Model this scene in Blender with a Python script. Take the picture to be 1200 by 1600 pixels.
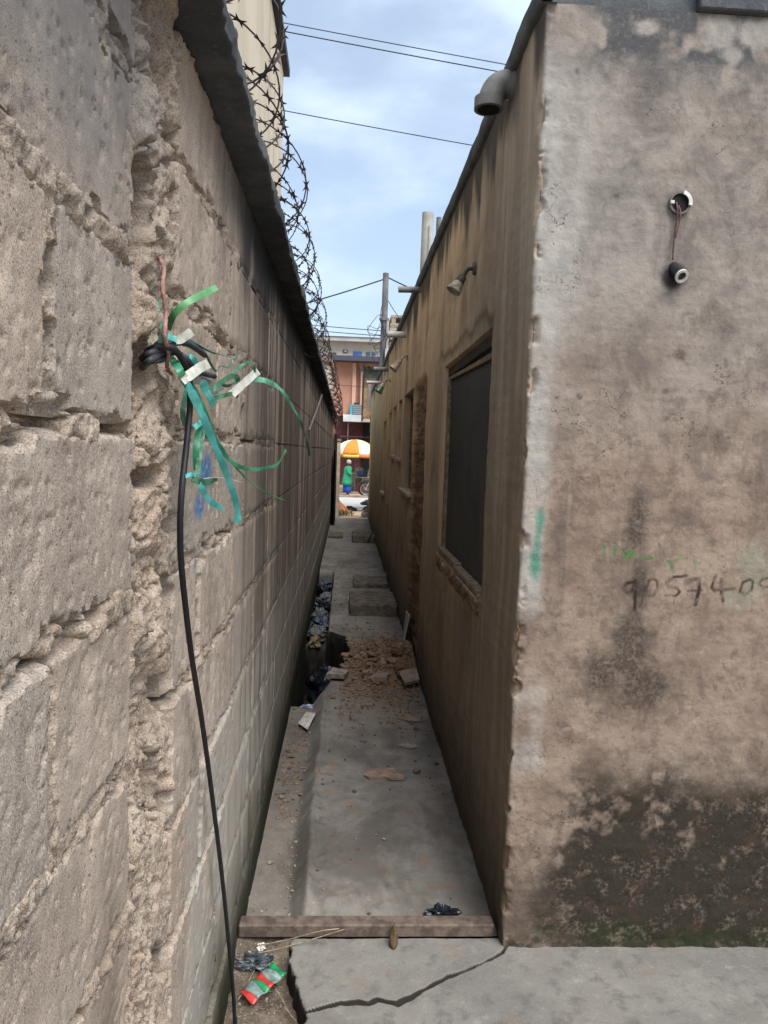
import bpy, math, random
import numpy as np
from mathutils import Vector, Matrix

for o in list(bpy.data.objects):
    bpy.data.objects.remove(o)
scene = bpy.context.scene
COL = scene.collection
random.seed(7)

# ------------------------------------------------------------------ camera
CAM_H = 1.55
FPX = 1151.6
YAW, PITCH, ROLL = math.radians(3.056), math.radians(4.624), math.radians(1.9)
_f = np.array([math.sin(YAW)*math.cos(PITCH), math.cos(YAW)*math.cos(PITCH), -math.sin(PITCH)])
_r = np.array([math.cos(YAW), -math.sin(YAW), 0.0])
_u = np.cross(_r, _f)
CR = math.cos(ROLL)*_r + math.sin(ROLL)*_u
CU = -math.sin(ROLL)*_r + math.cos(ROLL)*_u
cam = bpy.data.cameras.new('camera')
cam_ob = bpy.data.objects.new('camera', cam)
COL.objects.link(cam_ob)
cam.sensor_fit = 'VERTICAL'
cam.sensor_height = 36.0
cam.sensor_width = 27.0
cam.lens = FPX/1600*36
cam.clip_start = 0.05
cam.clip_end = 2000
cam_ob.matrix_world = Matrix(((CR[0], CU[0], -_f[0], 0), (CR[1], CU[1], -_f[1], 0), (CR[2], CU[2], -_f[2], CAM_H), (0, 0, 0, 1)))
scene.camera = cam_ob
scene.render.resolution_x, scene.render.resolution_y = 768, 1024

# ------------------------------------------------------------------ sky, sun, exposure
SUN_EL, SUN_AZ = math.radians(56), math.radians(150)     # azimuth clockwise from +Y
world = bpy.data.worlds.new('World')
scene.world = world
world.use_nodes = True
wn = world.node_tree.nodes
wl = world.node_tree.links
wn.clear()
w_out = wn.new('ShaderNodeOutputWorld')
w_bg = wn.new('ShaderNodeBackground')
w_sky = wn.new('ShaderNodeTexSky')
w_sky.sky_type = 'NISHITA'
w_sky.sun_disc = False
w_sky.sun_elevation = SUN_EL
w_sky.sun_rotation = SUN_AZ
w_sky.air_density = 1.0
w_sky.dust_density = 1.5
w_sky.ozone_density = 1.5
w_tc = wn.new('ShaderNodeTexCoord')
w_map = wn.new('ShaderNodeMapping')
w_map.inputs['Scale'].default_value = (1.6, 1.6, 3.6)
w_map.inputs['Location'].default_value = (0.9, 0.6, 0.55)
w_no = wn.new('ShaderNodeTexNoise')
w_no.inputs['Scale'].default_value = 2.3
w_no.inputs['Detail'].default_value = 5
w_no.inputs['Roughness'].default_value = 0.5
w_rp = wn.new('ShaderNodeValToRGB')
w_rp.color_ramp.interpolation = 'EASE'
w_rp.color_ramp.elements[0].position = 0.38
w_rp.color_ramp.elements[0].color = (0.40, 0.40, 0.40, 1)
w_rp.color_ramp.elements[1].position = 0.68
w_rp.color_ramp.elements[1].color = (0.88, 0.88, 0.88, 1)
w_mix = wn.new('ShaderNodeMix')
w_mix.data_type = 'RGBA'
w_mix.inputs['B'].default_value = (5.1, 6.1, 7.3, 1)
wl.new(w_tc.outputs['Generated'], w_map.inputs['Vector'])
wl.new(w_map.outputs['Vector'], w_no.inputs['Vector'])
wl.new(w_no.outputs['Fac'], w_rp.inputs['Fac'])
wl.new(w_rp.outputs['Color'], w_mix.inputs['Factor'])
wl.new(w_sky.outputs['Color'], w_mix.inputs['A'])
wl.new(w_mix.outputs['Result'], w_bg.inputs['Color'])
wl.new(w_bg.outputs['Background'], w_out.inputs['Surface'])
w_bg.inputs['Strength'].default_value = 0.085

sun = bpy.data.lights.new('sun', 'SUN')
sun.energy = 2.2
sun.angle = math.radians(42)
sun.color = (1.0, 0.97, 0.93)
sun_ob = bpy.data.objects.new('sun', sun)
COL.objects.link(sun_ob)
_sd = Vector((math.sin(SUN_AZ)*math.cos(SUN_EL), math.cos(SUN_AZ)*math.cos(SUN_EL), math.sin(SUN_EL)))
sun_ob.rotation_euler = _sd.to_track_quat('Z', 'Y').to_euler()
sun_ob.location = _sd*60

scene.view_settings.view_transform = 'Standard'
scene.view_settings.look = 'None'
scene.view_settings.gamma = 1.0
scene.view_settings.use_curve_mapping = False
scene.view_settings.exposure = 1.1
scene.render.engine = 'CYCLES'
scene.cycles.max_bounces = 8
scene.cycles.diffuse_bounces = 6

# ------------------------------------------------------------------ layout helpers (real planes of the place)
XL, XR, YC = -0.3025, 0.532, 2.186      # faces of the two walls, front of the plastered house
def ray(px, py):
    return _f + CR*((px-600)/FPX) + CU*((800-py)/FPX)
def on(px, py, ax, v):
    d = ray(px, py)
    o = np.array([0, 0, CAM_H])
    return o + d*((v-o[ax])/d[ax])
def L(px, py, off=0.0): return on(px, py, 0, XL+off)
def Rw(px, py, off=0.0): return on(px, py, 0, XR-off)
def Fr(px, py): return on(px, py, 1, YC)
def Fl(px, py, z=0.0): return on(px, py, 2, z)
def A(px, py, Y): return on(px, py, 1, Y)

# ------------------------------------------------------------------ numpy noise
def _hash(ix, iy, seed):
    h = (ix.astype(np.int64)*374761393 + iy.astype(np.int64)*668265263 + seed*974634777) & 0xffffffff
    h = ((h ^ (h >> 13))*1274126177) & 0xffffffff
    h = (h ^ (h >> 16)) & 0xffff
    return h/65535.0
def vn(x, y, seed=0):
    x = np.asarray(x, float); y = np.asarray(y, float)
    ix = np.floor(x); iy = np.floor(y)
    fx = x-ix; fy = y-iy
    fx = fx*fx*fx*(fx*(fx*6-15)+10); fy = fy*fy*fy*(fy*(fy*6-15)+10)
    a = _hash(ix, iy, seed); b = _hash(ix+1, iy, seed); c = _hash(ix, iy+1, seed); d = _hash(ix+1, iy+1, seed)
    return (a*(1-fx)+b*fx)*(1-fy)+(c*(1-fx)+d*fx)*fy
def fbm(x, y, seed=0, oct=4, gain=0.5, lac=2.03):
    s = 0; a = 1; t = 0
    for i in range(oct):
        s = s+a*vn(x*lac**i+i*13.7, y*lac**i-i*7.1, seed+i*31); t += a; a *= gain
    return s/t
def ss(a, b, x):
    t = np.clip((x-a)/(b-a), 0, 1)
    return t*t*(3-2*t)
def seg_dist(x, z, pts):
    d = np.full(np.shape(x), 9.0)
    for (x0, z0), (x1, z1) in zip(pts[:-1], pts[1:]):
        vx, vz = x1-x0, z1-z0
        q = vx*vx+vz*vz+1e-12
        t = np.clip(((x-x0)*vx+(z-z0)*vz)/q, 0, 1)
        d = np.minimum(d, np.hypot(x-x0-t*vx, z-z0-t*vz))
    return d

# ------------------------------------------------------------------ object helpers
def srgb(r, g, b):
    f = lambda c: (c/255/12.92) if c/255 <= 0.04045 else ((c/255+0.055)/1.055)**2.4
    return (f(r), f(g), f(b), 1)
def tag(o, label=None, cat=None, group=None, kind=None):
    if label: o['label'] = label
    if cat: o['category'] = cat
    if group: o['group'] = group
    if kind: o['kind'] = kind
    return o
def empty(name, loc=(0, 0, 0)):
    o = bpy.data.objects.new(name, None)
    o.empty_display_size = 0.1
    o.location = loc
    COL.objects.link(o)
    return o
def link(name, me, mat=None, parent=None, loc=None):
    o = bpy.data.objects.new(name, me)
    COL.objects.link(o)
    if mat and len(me.materials) == 0: me.materials.append(mat)
    if loc is not None: o.location = loc
    if parent is not None:
        o.parent = parent
        if loc is None: o.location = -Vector(parent_world(parent))
    return o
def parent_world(p):
    v = Vector(p.location)
    while p.parent:
        p = p.parent; v = v+Vector(p.location)
    return v
def np_mesh(name, V, Q, smooth=True, attrs=None, flat_uv=None):
    """V (n,3), Q (m,4) or (m,3) arrays"""
    V = np.ascontiguousarray(V, dtype=np.float32); Q = np.ascontiguousarray(Q, dtype=np.int32)
    me = bpy.data.meshes.new(name)
    me.vertices.add(len(V)); me.vertices.foreach_set('co', V.ravel())
    k = Q.shape[1]
    me.loops.add(Q.size); me.loops.foreach_set('vertex_index', Q.ravel())
    me.polygons.add(len(Q))
    me.polygons.foreach_set('loop_start', np.arange(0, Q.size, k, dtype=np.int32))
    me.polygons.foreach_set('loop_total', np.full(len(Q), k, dtype=np.int32))
    me.polygons.foreach_set('use_smooth', np.full(len(Q), smooth, dtype=bool))
    if attrs:
        for nm, a in attrs.items():
            at = me.attributes.new(nm, 'FLOAT', 'POINT')
            at.data.foreach_set('value', np.ascontiguousarray(a, dtype=np.float32).ravel())
    me.update(calc_edges=True)
    return me
def grid_q(n, m, flip=False):
    i = np.arange((n-1)*(m-1)); r = i//(m-1); c = i % (m-1)
    a = r*m+c
    q = np.stack([a, a+1, a+m+1, a+m], 1)
    return q[:, ::-1] if flip else q
def grid_mesh(name, G, flip=False, smooth=True, attrs=None):
    n, m = G.shape[:2]
    return np_mesh(name, G.reshape(-1, 3), grid_q(n, m, flip), smooth, attrs)
class MB:
    """collects simple solids; build() links them as one mesh"""
    def __init__(s): s.v = []; s.f = []
    def add(s, v, f):
        b = len(s.v); s.v += [tuple(map(float, p)) for p in v]; s.f += [tuple(i+b for i in q) for q in f]; return s
    def box(s, lo, hi, bev=0.0):
        x0, y0, z0 = lo; x1, y1, z1 = hi
        if bev <= 0:
            v = [(x0,y0,z0),(x1,y0,z0),(x1,y1,z0),(x0,y1,z0),(x0,y0,z1),(x1,y0,z1),(x1,y1,z1),(x0,y1,z1)]
            return s.add(v, [(0,3,2,1),(4,5,6,7),(0,1,5,4),(1,2,6,5),(2,3,7,6),(3,0,4,7)])
        b = bev; v = []; 
        for sx, X in ((1, x0), (-1, x1)):
            for sy, Y in ((1, y0), (-1, y1)):
                for sz, Z in ((1, z0), (-1, z1)):
                    v += [(X, Y+sy*b, Z+sz*b), (X+sx*b, Y, Z+sz*b), (X+sx*b, Y+sy*b, Z)]
        import bmesh
        bm = bmesh.new()
        for p in v: bm.verts.new(p)
        r = bmesh.ops.convex_hull(bm, input=bm.verts)
        bm.verts.index_update(); bm.verts.ensure_lookup_table()
        vv = [tuple(q.co) for q in bm.verts]; ff = [tuple(q.index for q in f.verts) for f in bm.faces]
        bm.free()
        return s.add(vv, ff)
    def cyl(s, p0, p1, r0, r1=None, n=14, cap=True):
        r1 = r0 if r1 is None else r1
        p0 = Vector(p0); p1 = Vector(p1); d = (p1-p0).normalized()
        a = d.orthogonal().normalized(); b = d.cross(a)
        v = []
        for p, r in ((p0, r0), (p1, r1)):
            for i in range(n):
                t = 2*math.pi*i/n; v.append(p+a*math.cos(t)*r+b*math.sin(t)*r)
        f = [(i, (i+1) % n, n+(i+1) % n, n+i) for i in range(n)]
        if cap: f += [tuple(range(n-1, -1, -1)), tuple(range(n, 2*n))]
        return s.add(v, f)
    def hull(s, pts):
        import bmesh
        bm = bmesh.new()
        for p in pts: bm.verts.new(p)
        bmesh.ops.convex_hull(bm, input=bm.verts)
        for q in [q for q in bm.verts if not q.link_faces]: bm.verts.remove(q)
        bm.verts.index_update()
        vv = [tuple(q.co) for q in bm.verts]; ff = [tuple(q.index for q in f.verts) for f in bm.faces]
        bm.free()
        return s.add(vv, ff)
    def mesh(s, name, smooth=False):
        me = bpy.data.meshes.new(name); me.from_pydata(s.v, [], s.f); me.update()
        if smooth: me.polygons.foreach_set('use_smooth', [True]*len(me.polygons)); me.set_sharp_from_angle(angle=.7)
        return me
    def build(s, name, mat, parent=None, smooth=False):
        return link(name, s.mesh(name, smooth), mat, parent)
def catmull(pts, n=8):
    P = [np.array(p, float) for p in pts]
    P = [2*P[0]-P[1]]+P+[2*P[-1]-P[-2]]
    out = []
    for i in range(1, len(P)-2):
        for k in range(n):
            t = k/n
            out.append(0.5*((2*P[i])+(P[i+1]-P[i-1])*t+(2*P[i-1]-5*P[i]+4*P[i+1]-P[i+2])*t*t+(3*P[i]-P[i-1]-3*P[i+1]+P[i+2])*t**3))
    out.append(P[-2])
    return np.array(out)
def tube_mesh(name, pts, rad, n=8, smooth_n=8, jit=0.0):
    C = catmull(pts, smooth_n) if smooth_n else np.array(pts, float)
    m = len(C)
    rad = np.full(m, rad) if np.isscalar(rad) else np.interp(np.linspace(0, 1, m), np.linspace(0, 1, len(rad)), rad)
    T = np.gradient(C, axis=0); T /= np.linalg.norm(T, axis=1)[:, None]+1e-9
    ref = np.array([0.31, 0.87, 0.38]); V = []
    up = np.cross(T[0], ref); up /= np.linalg.norm(up)
    for i in range(m):
        up = up-T[i]*np.dot(up, T[i]); up /= np.linalg.norm(up)+1e-9
        b = np.cross(T[i], up)
        for k in range(n):
            a = 2*math.pi*k/n
            V.append(C[i]+(up*math.cos(a)+b*math.sin(a))*rad[i]*(1+jit*(random.random()-.5)))
    F = []
    for i in range(m-1):
        for k in range(n):
            F.append((i*n+k, i*n+(k+1) % n, (i+1)*n+(k+1) % n, (i+1)*n+k))
    F.append(tuple(range(n-1, -1, -1))); F.append(tuple((m-1)*n+k for k in range(n)))
    me = bpy.data.meshes.new(name); me.from_pydata([tuple(v) for v in V], [], F); me.update()
    me.polygons.foreach_set('use_smooth', [True]*len(me.polygons))
    return me
def ribbon_mesh(name, pts, width, th=0.0008, wdir=(0, 0.3, 1), twist=0.0, smooth_n=8, curl=0.0, taper=True):
    """flat strap with a real thickness; wdir = direction of its width"""
    C = catmull(pts, smooth_n); m = len(C)
    T = np.gradient(C, axis=0); T /= np.linalg.norm(T, axis=1)[:, None]+1e-9
    V = []
    for i in range(m):
        w = np.cross(np.array([.3, -1.0, .12]), T[i])+.25*np.array(wdir, float); w = w-T[i]*np.dot(w, T[i]); w /= np.linalg.norm(w)+1e-9
        nrm = np.cross(T[i], w); a = twist*i/(m-1)+.28*math.sin(i*.55+width*900+C[0][1]*40)+.14*math.sin(i*1.7+C[0][2]*60)
        w2 = w*math.cos(a)+nrm*math.sin(a); n2 = np.cross(T[i], w2)
        hw = width/2*(0.8+0.2*math.sin(i*0.7)) if taper else width/2
        for sgn in (1, -1):
            for k in (-1, 0, 1):
                V.append(C[i]+w2*hw*k+n2*(sgn*th/2-(abs(k))*curl*width))
    F = []
    for i in range(m-1):
        a, b = i*6, (i+1)*6
        F += [(a, a+1, b+1, b), (a+1, a+2, b+2, b+1), (a+4, a+3, b+3, b+4), (a+5, a+4, b+4, b+5), (a+3, a, b, b+3), (a+2, a+5, b+5, b+2)]
    F += [(0, 3, 4, 1), (1, 4, 5, 2)]; e = (m-1)*6
    F += [(e, e+1, e+4, e+3), (e+1, e+2, e+5, e+4)]
    me = bpy.data.meshes.new(name); me.from_pydata([tuple(v) for v in V], [], F); me.update()
    me.polygons.foreach_set('use_smooth', [True]*len(me.polygons)); me.set_sharp_from_angle(angle=.6)
    return me
def rock_mesh(name, seed, sub=2, flat=(1, 1, 1), rough=0.35, angular=True):
    rnd = random.Random(seed)
    import bmesh
    bm = bmesh.new()
    if angular:
        for _ in range(16):
            v = Vector((rnd.gauss(0, 1), rnd.gauss(0, 1), rnd.gauss(0, 1))).normalized()*(1-rough*rnd.random())
            bm.verts.new((v.x*flat[0], v.y*flat[1], v.z*flat[2]))
        bmesh.ops.convex_hull(bm, input=bm.verts)
        for q in [q for q in bm.verts if not q.link_faces]: bm.verts.remove(q)
        bmesh.ops.bevel(bm, geom=bm.edges[:], offset=0.06, segments=1, affect='EDGES')
    else:
        bmesh.ops.create_icosphere(bm, subdivisions=sub, radius=1)
        ph = [rnd.uniform(0, 6) for _ in range(6)]
        for v in bm.verts:
            c = v.co
            k = 1+rough*(math.sin(c.x*2.3+ph[0])*math.sin(c.y*2.7+ph[1])+.6*math.sin(c.z*4+ph[2]+c.x*3))
            v.co = Vector((c.x*flat[0]*k, c.y*flat[1]*k, c.z*flat[2]*k))
    me = bpy.data.meshes.new(name); bm.to_mesh(me); bm.free()
    return me

# ------------------------------------------------------------------ material helpers
class NT:
    def __init__(s, name, rough=0.9, spec=0.2):
        s.m = bpy.data.materials.new(name); s.m.use_nodes = True
        s.t = s.m.node_tree; s.N = s.t.nodes; s.N.clear()
        s.out = s.N.new('ShaderNodeOutputMaterial'); s.b = s.N.new('ShaderNodeBsdfPrincipled')
        s.t.links.new(s.b.outputs[0], s.out.inputs[0])
        s.b.inputs['Roughness'].default_value = rough
        s.b.inputs['Specular IOR Level'].default_value = spec
        s.g = s.N.new('ShaderNodeNewGeometry'); s.pos = s.g.outputs['Position']
    def lk(s, a, b): s.t.links.new(a, b)
    def setin(s, sock, v):
        if isinstance(v, bpy.types.NodeSocket): s.lk(v, sock)
        elif v is not None: sock.default_value = v
    def mapv(s, scale, loc=(0, 0, 0), vec=None):
        n = s.N.new('ShaderNodeMapping'); n.inputs['Scale'].default_value = scale; n.inputs['Location'].default_value = loc
        s.lk(vec or s.pos, n.inputs['Vector']); return n.outputs[0]
    def noise(s, scale, detail=4, rough=0.55, vec=None, dist=0.0):
        n = s.N.new('ShaderNodeTexNoise'); n.inputs['Scale'].default_value = scale; n.inputs['Detail'].default_value = detail
        n.inputs['Roughness'].default_value = rough; n.inputs['Distortion'].default_value = dist
        s.lk(vec or s.pos, n.inputs['Vector']); return n.outputs['Fac']
    def voro(s, scale, vec=None, feat='F1', rnd=1.0):
        n = s.N.new('ShaderNodeTexVoronoi'); n.inputs['Scale'].default_value = scale; n.feature = feat
        n.inputs['Randomness'].default_value = rnd
        s.lk(vec or s.pos, n.inputs['Vector']); return n.outputs['Distance']
    def rng(s, v, a, b, c=0.0, d=1.0, smooth=True):
        n = s.N.new('ShaderNodeMapRange'); n.interpolation_type = 'SMOOTHSTEP' if smooth else 'LINEAR'
        s.setin(n.inputs[0], v); n.inputs[1].default_value = a; n.inputs[2].default_value = b
        n.inputs[3].default_value = c; n.inputs[4].default_value = d; return n.outputs[0]
    def math(s, op, a, b=None, c=None, clamp=False):
        n = s.N.new('ShaderNodeMath'); n.operation = op; n.use_clamp = clamp
        s.setin(n.inputs[0], a); s.setin(n.inputs[1], b); s.setin(n.inputs[2], c); return n.outputs[0]
    def mul(s, a, b): return s.math('MULTIPLY', a, b)
    def add(s, a, b): return s.math('ADD', a, b)
    def mix(s, f, a, b, mode='MIX'):
        n = s.N.new('ShaderNodeMix'); n.data_type = 'RGBA'; n.blend_type = mode
        s.setin(n.inputs['Factor'], f); s.setin(n.inputs['A'], a); s.setin(n.inputs['B'], b); return n.outputs['Result']
    def xyz(s):
        n = s.N.new('ShaderNodeSeparateXYZ'); s.lk(s.pos, n.inputs[0]); return n.outputs
    def attr(s, name):
        n = s.N.new('ShaderNodeAttribute'); n.attribute_name = name; return n.outputs['Fac']
    def rand(s):
        n = s.N.new('ShaderNodeObjectInfo'); return n.outputs['Random']
    def blob(s, c, r, soft=0.5, warp=None):
        """soft ellipsoid mask round a place c with radii r"""
        v = s.N.new('ShaderNodeVectorMath'); v.operation = 'SUBTRACT'
        s.lk(warp or s.pos, v.inputs[0]); v.inputs[1].default_value = c
        q = s.N.new('ShaderNodeVectorMath'); q.operation = 'DIVIDE'; s.lk(v.outputs[0], q.inputs[0]); q.inputs[1].default_value = r
        l = s.N.new('ShaderNodeVectorMath'); l.operation = 'LENGTH'; s.lk(q.outputs[0], l.inputs[0])
        return s.rng(l.outputs['Value'], 1.0, 1.0-soft, 0, 1)
    def warp(s, amp, scale):
        n = s.N.new('ShaderNodeTexNoise'); n.inputs['Scale'].default_value = scale; s.lk(s.pos, n.inputs['Vector'])
        v = s.N.new('ShaderNodeVectorMath'); v.operation = 'SUBTRACT'; s.lk(n.outputs['Color'], v.inputs[0]); v.inputs[1].default_value = (.5, .5, .5)
        m = s.N.new('ShaderNodeVectorMath'); m.operation = 'SCALE'; s.lk(v.outputs[0], m.inputs[0]); m.inputs['Scale'].default_value = amp
        a = s.N.new('ShaderNodeVectorMath'); s.lk(s.pos, a.inputs[0]); s.lk(m.outputs[0], a.inputs[1]); return a.outputs[0]
    def bump(s, h, strength=0.5, dist=0.01):
        n = s.N.new('ShaderNodeBump'); n.inputs['Strength'].default_value = strength; n.inputs['Distance'].default_value = dist
        s.lk(h, n.inputs['Height'])
        if s.b.inputs['Normal'].is_linked: s.lk(s.b.inputs['Normal'].links[0].from_socket, n.inputs['Normal'])
        s.lk(n.outputs[0], s.b.inputs['Normal'])
    def color(s, c): s.setin(s.b.inputs['Base Color'], c)
    def rough(s, v): s.setin(s.b.inputs['Roughness'], v)
def simple(name, col, col2=None, scale=20, rough=0.8, spec=0.3, metal=0.0, bump=0.0, bscale=80):
    n = NT(name, rough, spec)
    c2 = col2 or tuple(min(1, c*0.7) for c in col[:3])+(1,)
    f = n.rng(n.noise(scale, 5, .6), .35, .65)
    n.color(n.mix(f, col, c2)); n.b.inputs['Metallic'].default_value = metal
    if bump: n.bump(n.noise(bscale, 4, .6), bump, 0.004)
    return n.m

# ================================================================== materials of the walls
def mat_block(mortar=False):
    n = NT('sandcrete_mortar' if mortar else 'sandcrete_block', 0.95, 0.12)
    x, y, z = n.xyz()
    big = n.noise(3.2, 4, .6); mid = n.noise(16, 5, .65); fine = n.noise(210, 3, .7)
    speck = n.noise(420, 2, .6)
    if mortar:
        c = n.mix(n.rng(mid, .35, .68), srgb(154, 137, 121), srgb(184, 168, 150))
        c = n.mix(n.rng(big, .5, .7, 0, .4), c, srgb(180, 152, 130))
        c = n.mix(n.rng(n.noise(75, 4, .75), .52, .62, 0, .6), c, srgb(108, 93, 80))
        c = n.mix(n.rng(y, 1.8, 2.6), c, n.mix(n.rng(big, .35, .66), srgb(158, 144, 130), srgb(178, 164, 148)))
    else:
        c = n.mix(n.rng(big, .35, .66), srgb(164, 148, 133), srgb(188, 172, 156))
        c = n.mix(n.rng(mid, .45, .7, 0, .6), c, srgb(142, 128, 116))
        c = n.mix(n.rng(n.rand(), .2, 1, 0, .5), c, srgb(152, 146, 138))
        c = n.mix(n.rng(n.math('FRACT', n.mul(n.rand(), 7.3)), .4, 1, 0, .4), c, srgb(168, 146, 126))
        c = n.mix(n.rng(n.noise(5, 6, .7, n.mapv((1, 1.6, .5), (3, 3, 3)), .4), .52, .66, 0, .5), c, srgb(116, 106, 98))
    c = n.mix(n.rng(speck, .54, .68, 0, .7), c, srgb(206, 194, 178))
    c = n.mix(n.rng(speck, .46, .32, 0, .7), c, srgb(86, 75, 66))
    g2 = n.noise(800, 2, .6); c = n.mix(n.rng(g2, .42, .30, 0, .6), c, srgb(78, 68, 60)); c = n.mix(n.rng(g2, .58, .7, 0, .5), c, srgb(214, 202, 186))
    pore = n.mul(n.rng(n.voro(75), .20, .10), n.rng(n.noise(14, 3, .6), .48, .58)); c = n.mix(n.mul(pore, .6), c, srgb(70, 60, 53))
    # grey weathered upper courses near the camera
    up = n.mul(n.rng(z, 1.72, 1.98), n.rng(y, 1.35, .95))
    c = n.mix(n.mul(up, n.rng(n.noise(9, 4, .7), .3, .55, .35, .85)), c, srgb(120, 118, 116))
    # long water streaks running down from the coping, heavier down the alley
    st = n.noise(1, 5, .6, n.mapv((1, 4.5, .42)), .3)
    st2 = n.noise(1, 3, .55, n.mapv((1, 12, .5), (3, 1, 4)))
    away = n.rng(n.add(y, n.mul(st2, .6)), 1.9, 3.3, 0, 1)
    s1 = n.mul(n.rng(st, .36, .54), away)
    s1 = n.mul(s1, n.rng(z, .25, 2.0, .55, .97))
    c = n.mix(n.mul(s1, .85), c, srgb(72, 65, 59))
    c = n.mix(n.mul(n.mul(n.rng(st2, .46, .64), n.rng(y, 1.3, 3, .15, .8)), n.rng(z, .2, 2.2, .4, 1)), c, srgb(84, 77, 70))
    # black soot under the coping
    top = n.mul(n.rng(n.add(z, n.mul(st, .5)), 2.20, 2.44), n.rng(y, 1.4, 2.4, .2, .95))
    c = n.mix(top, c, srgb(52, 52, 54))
    # pale cement wash on the lower far part
    wash = n.mul(n.rng(n.add(z, n.mul(mid, .35)), 1.12, .92), n.rng(n.add(y, n.mul(big, .2)), 1.5, 1.62))
    wash = n.mul(wash, n.rng(n.noise(1, 5, .65, n.mapv((1, 20, 2.4), (0, 5, 1))), .36, .56))
    c = n.mix(n.mul(wash, .8), c, srgb(160, 156, 146))
    # moss and damp at the foot
    damp = n.mul(n.rng(n.add(z, n.mul(n.noise(7, 4, .6), .34)), .62, .18), n.rng(y, 1.45, 2.0))
    c = n.mix(n.mul(damp, .9), c, srgb(62, 62, 46))
    c = n.mix(n.mul(n.rng(n.add(z, n.mul(mid, .1)), .22, .02), n.rng(y, 1.5, 1.9, 0, .9)), c, srgb(40, 44, 30))
    yd = n.mul(n.blob((XL, .98, .78), (.2, .13, .34), .9), .55)
    c = n.mix(yd, c, srgb(116, 102, 88))
    # rubbed blue paint marks
    wv = n.warp(.05, 18)
    for (px, py, ry, rz, k) in ((321, 735, .10, .055, .95), (311, 795, .08, .04, .9), (357, 745, .09, .06, .5), (425, 860, .14, .05, .3), (310, 880, .05, .035, .28), (375, 880, .06, .06, .3)):
        p = L(px, py)
        c = n.mix(n.mul(n.blob(tuple(p), (.1, ry, rz), .7, wv), n.mul(n.rng(n.noise(60, 4, .7), .3, .5), k)), c, srgb(64, 112, 158) if k > .5 else srgb(104, 140, 150))
    p = L(326, 790)
    c = n.mix(n.mul(n.blob(tuple(p), (.1, .018, .012), .5), .8), c, srgb(205, 200, 190))
    n.color(c)
    n.bump(n.add(n.mul(mid, .5 if mortar else .10), n.mul(fine, .55)), .75 if mortar else .35, .006 if mortar else .0025)
    n.bump(n.math('SUBTRACT', n.mul(n.noise(460, 2, .6), .7), n.mul(pore, 1.0)), .45, .002)
    return n.m
M_BLOCK = mat_block(); M_MORTAR = mat_block(True)

def mat_dark_concrete():
    n = NT('soot_stained_concrete', .95, .1)
    a = n.noise(6, 5, .65); b = n.noise(45, 5, .7)
    c = n.mix(n.rng(a, .35, .7), srgb(74, 78, 83), srgb(100, 102, 102))
    c = n.mix(n.rng(b, .56, .72, 0, .6), c, srgb(128, 122, 114))
    n.color(c); n.bump(b, .6, .008); n.bump(n.noise(220, 3, .6), .3, .002)
    return n.m
M_COPING = mat_dark_concrete()

# ================================================================== left wall: sandcrete blocks
wall_l = empty('block_wall', (XL, 1.3, -0.11))
tag(wall_l, 'tall weathered sandcrete block wall with a dark concrete coping, along the left of the alley', 'wall')
ZJ = [1.57+.24*k for k in range(-10, 4)]           # joint heights; last one carries the coping
ZJ[-1] = 2.268
Z_TOP = ZJ[-1]
def face_h(y, z, res=.004):
    k1 = 1 if res < .008 else 0; k2 = 1 if res < .02 else 0
    return .004*(fbm(y*5, z*5, 3, 2)-.5)+k2*.0018*(fbm(y*38, z*38, 5, 2)-.5)+k1*.0010*(fbm(y*150, z*150, 9, 2)-.5)
def seam_mask(y, z):
    e0 = 1.065+.012*(fbm(z*9, z*0, 21, 3)-.5)
    e1 = 1.27+.09*(fbm(z*5, z*0+4, 22, 3)-.5)-.03*ss(1.2, .7, z)+.02*ss(1.9, 2.2, z)
    return ss(e0-.004, e0+.006, y)*ss(e1+.012, e1-.012, y)
def mortar_h(y, z):
    """height of the mortar / rubble surface relative to the block faces"""
    lump = fbm(y*26, z*26, 41, 4)-.5
    h = -.006+.012*lump+.012*(fbm(y*80, z*80, 43, 3, .7)-.5)
    # stretches where the bedding mortar was squeezed out over the faces
    sq = ss(.56, .70, fbm(y*3.1, z*6.5, 47, 3))
    h = h+.007*sq*(.4+1.2*(fbm(y*60, z*60, 48, 3, .65)))
    # raked out gaps
    gap = ss(.56, .64, fbm(y*9, z*17, 51, 3))
    h = h-.045*gap
    # the broken seam between the two stretches of wall
    s = seam_mask(y, z)
    big = fbm(y*11, z*8, 61, 3)-.5; m2 = fbm(y*30, z*26, 62, 4)-.5; m3 = fbm(y*85, z*85, 63, 3, .7)-.5
    low = ss(1.15, .85, z)
    hs = -.008+(.095*(1-low)+.018*low)*big+.024*m2+.018*m3
    rid = np.abs(fbm(y*22, z*18, 64, 3)-.5)
    hs = hs-.02*ss(.05, .0, rid)
    for (py, pz, ry, rz, dep) in HOLES:
        q = ((y-py)/(ry*1.35))**2+((z-pz)/(rz*1.2))**2+.5*(fbm(y*50, z*50, 70, 2)-.5)
        hs = hs-dep*1.5*ss(1.15, .7, q)
    return h*(1-s)+hs*s
HOLES = [(L(240, 190)[1], L(240, 190)[2], .018, .07, .07), (L(262, 190)[1]-.02, 2.02, .02, .05, .06), (L(228, 345)[1], L(228, 345)[2], .014, .06, .07),
         (L(222, 570)[1], L(222, 570)[2], .032, .036, .10), (L(210, 60)[1]+.03, 2.17, .03, .03, .05), (L(232, 745)[1], L(232, 745)[2], .035, .014, .05),
         (L(240, 1215)[1]+.03, .95, .02, .07, .06), (L(258, 1450)[1]+.02, .74, .014, .09, .05), (1.09, 1.20, .02, .03, .05), (1.085, 1.02, .012, .12, .04), (1.1, 1.92, .02, .03, .05)]
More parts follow.
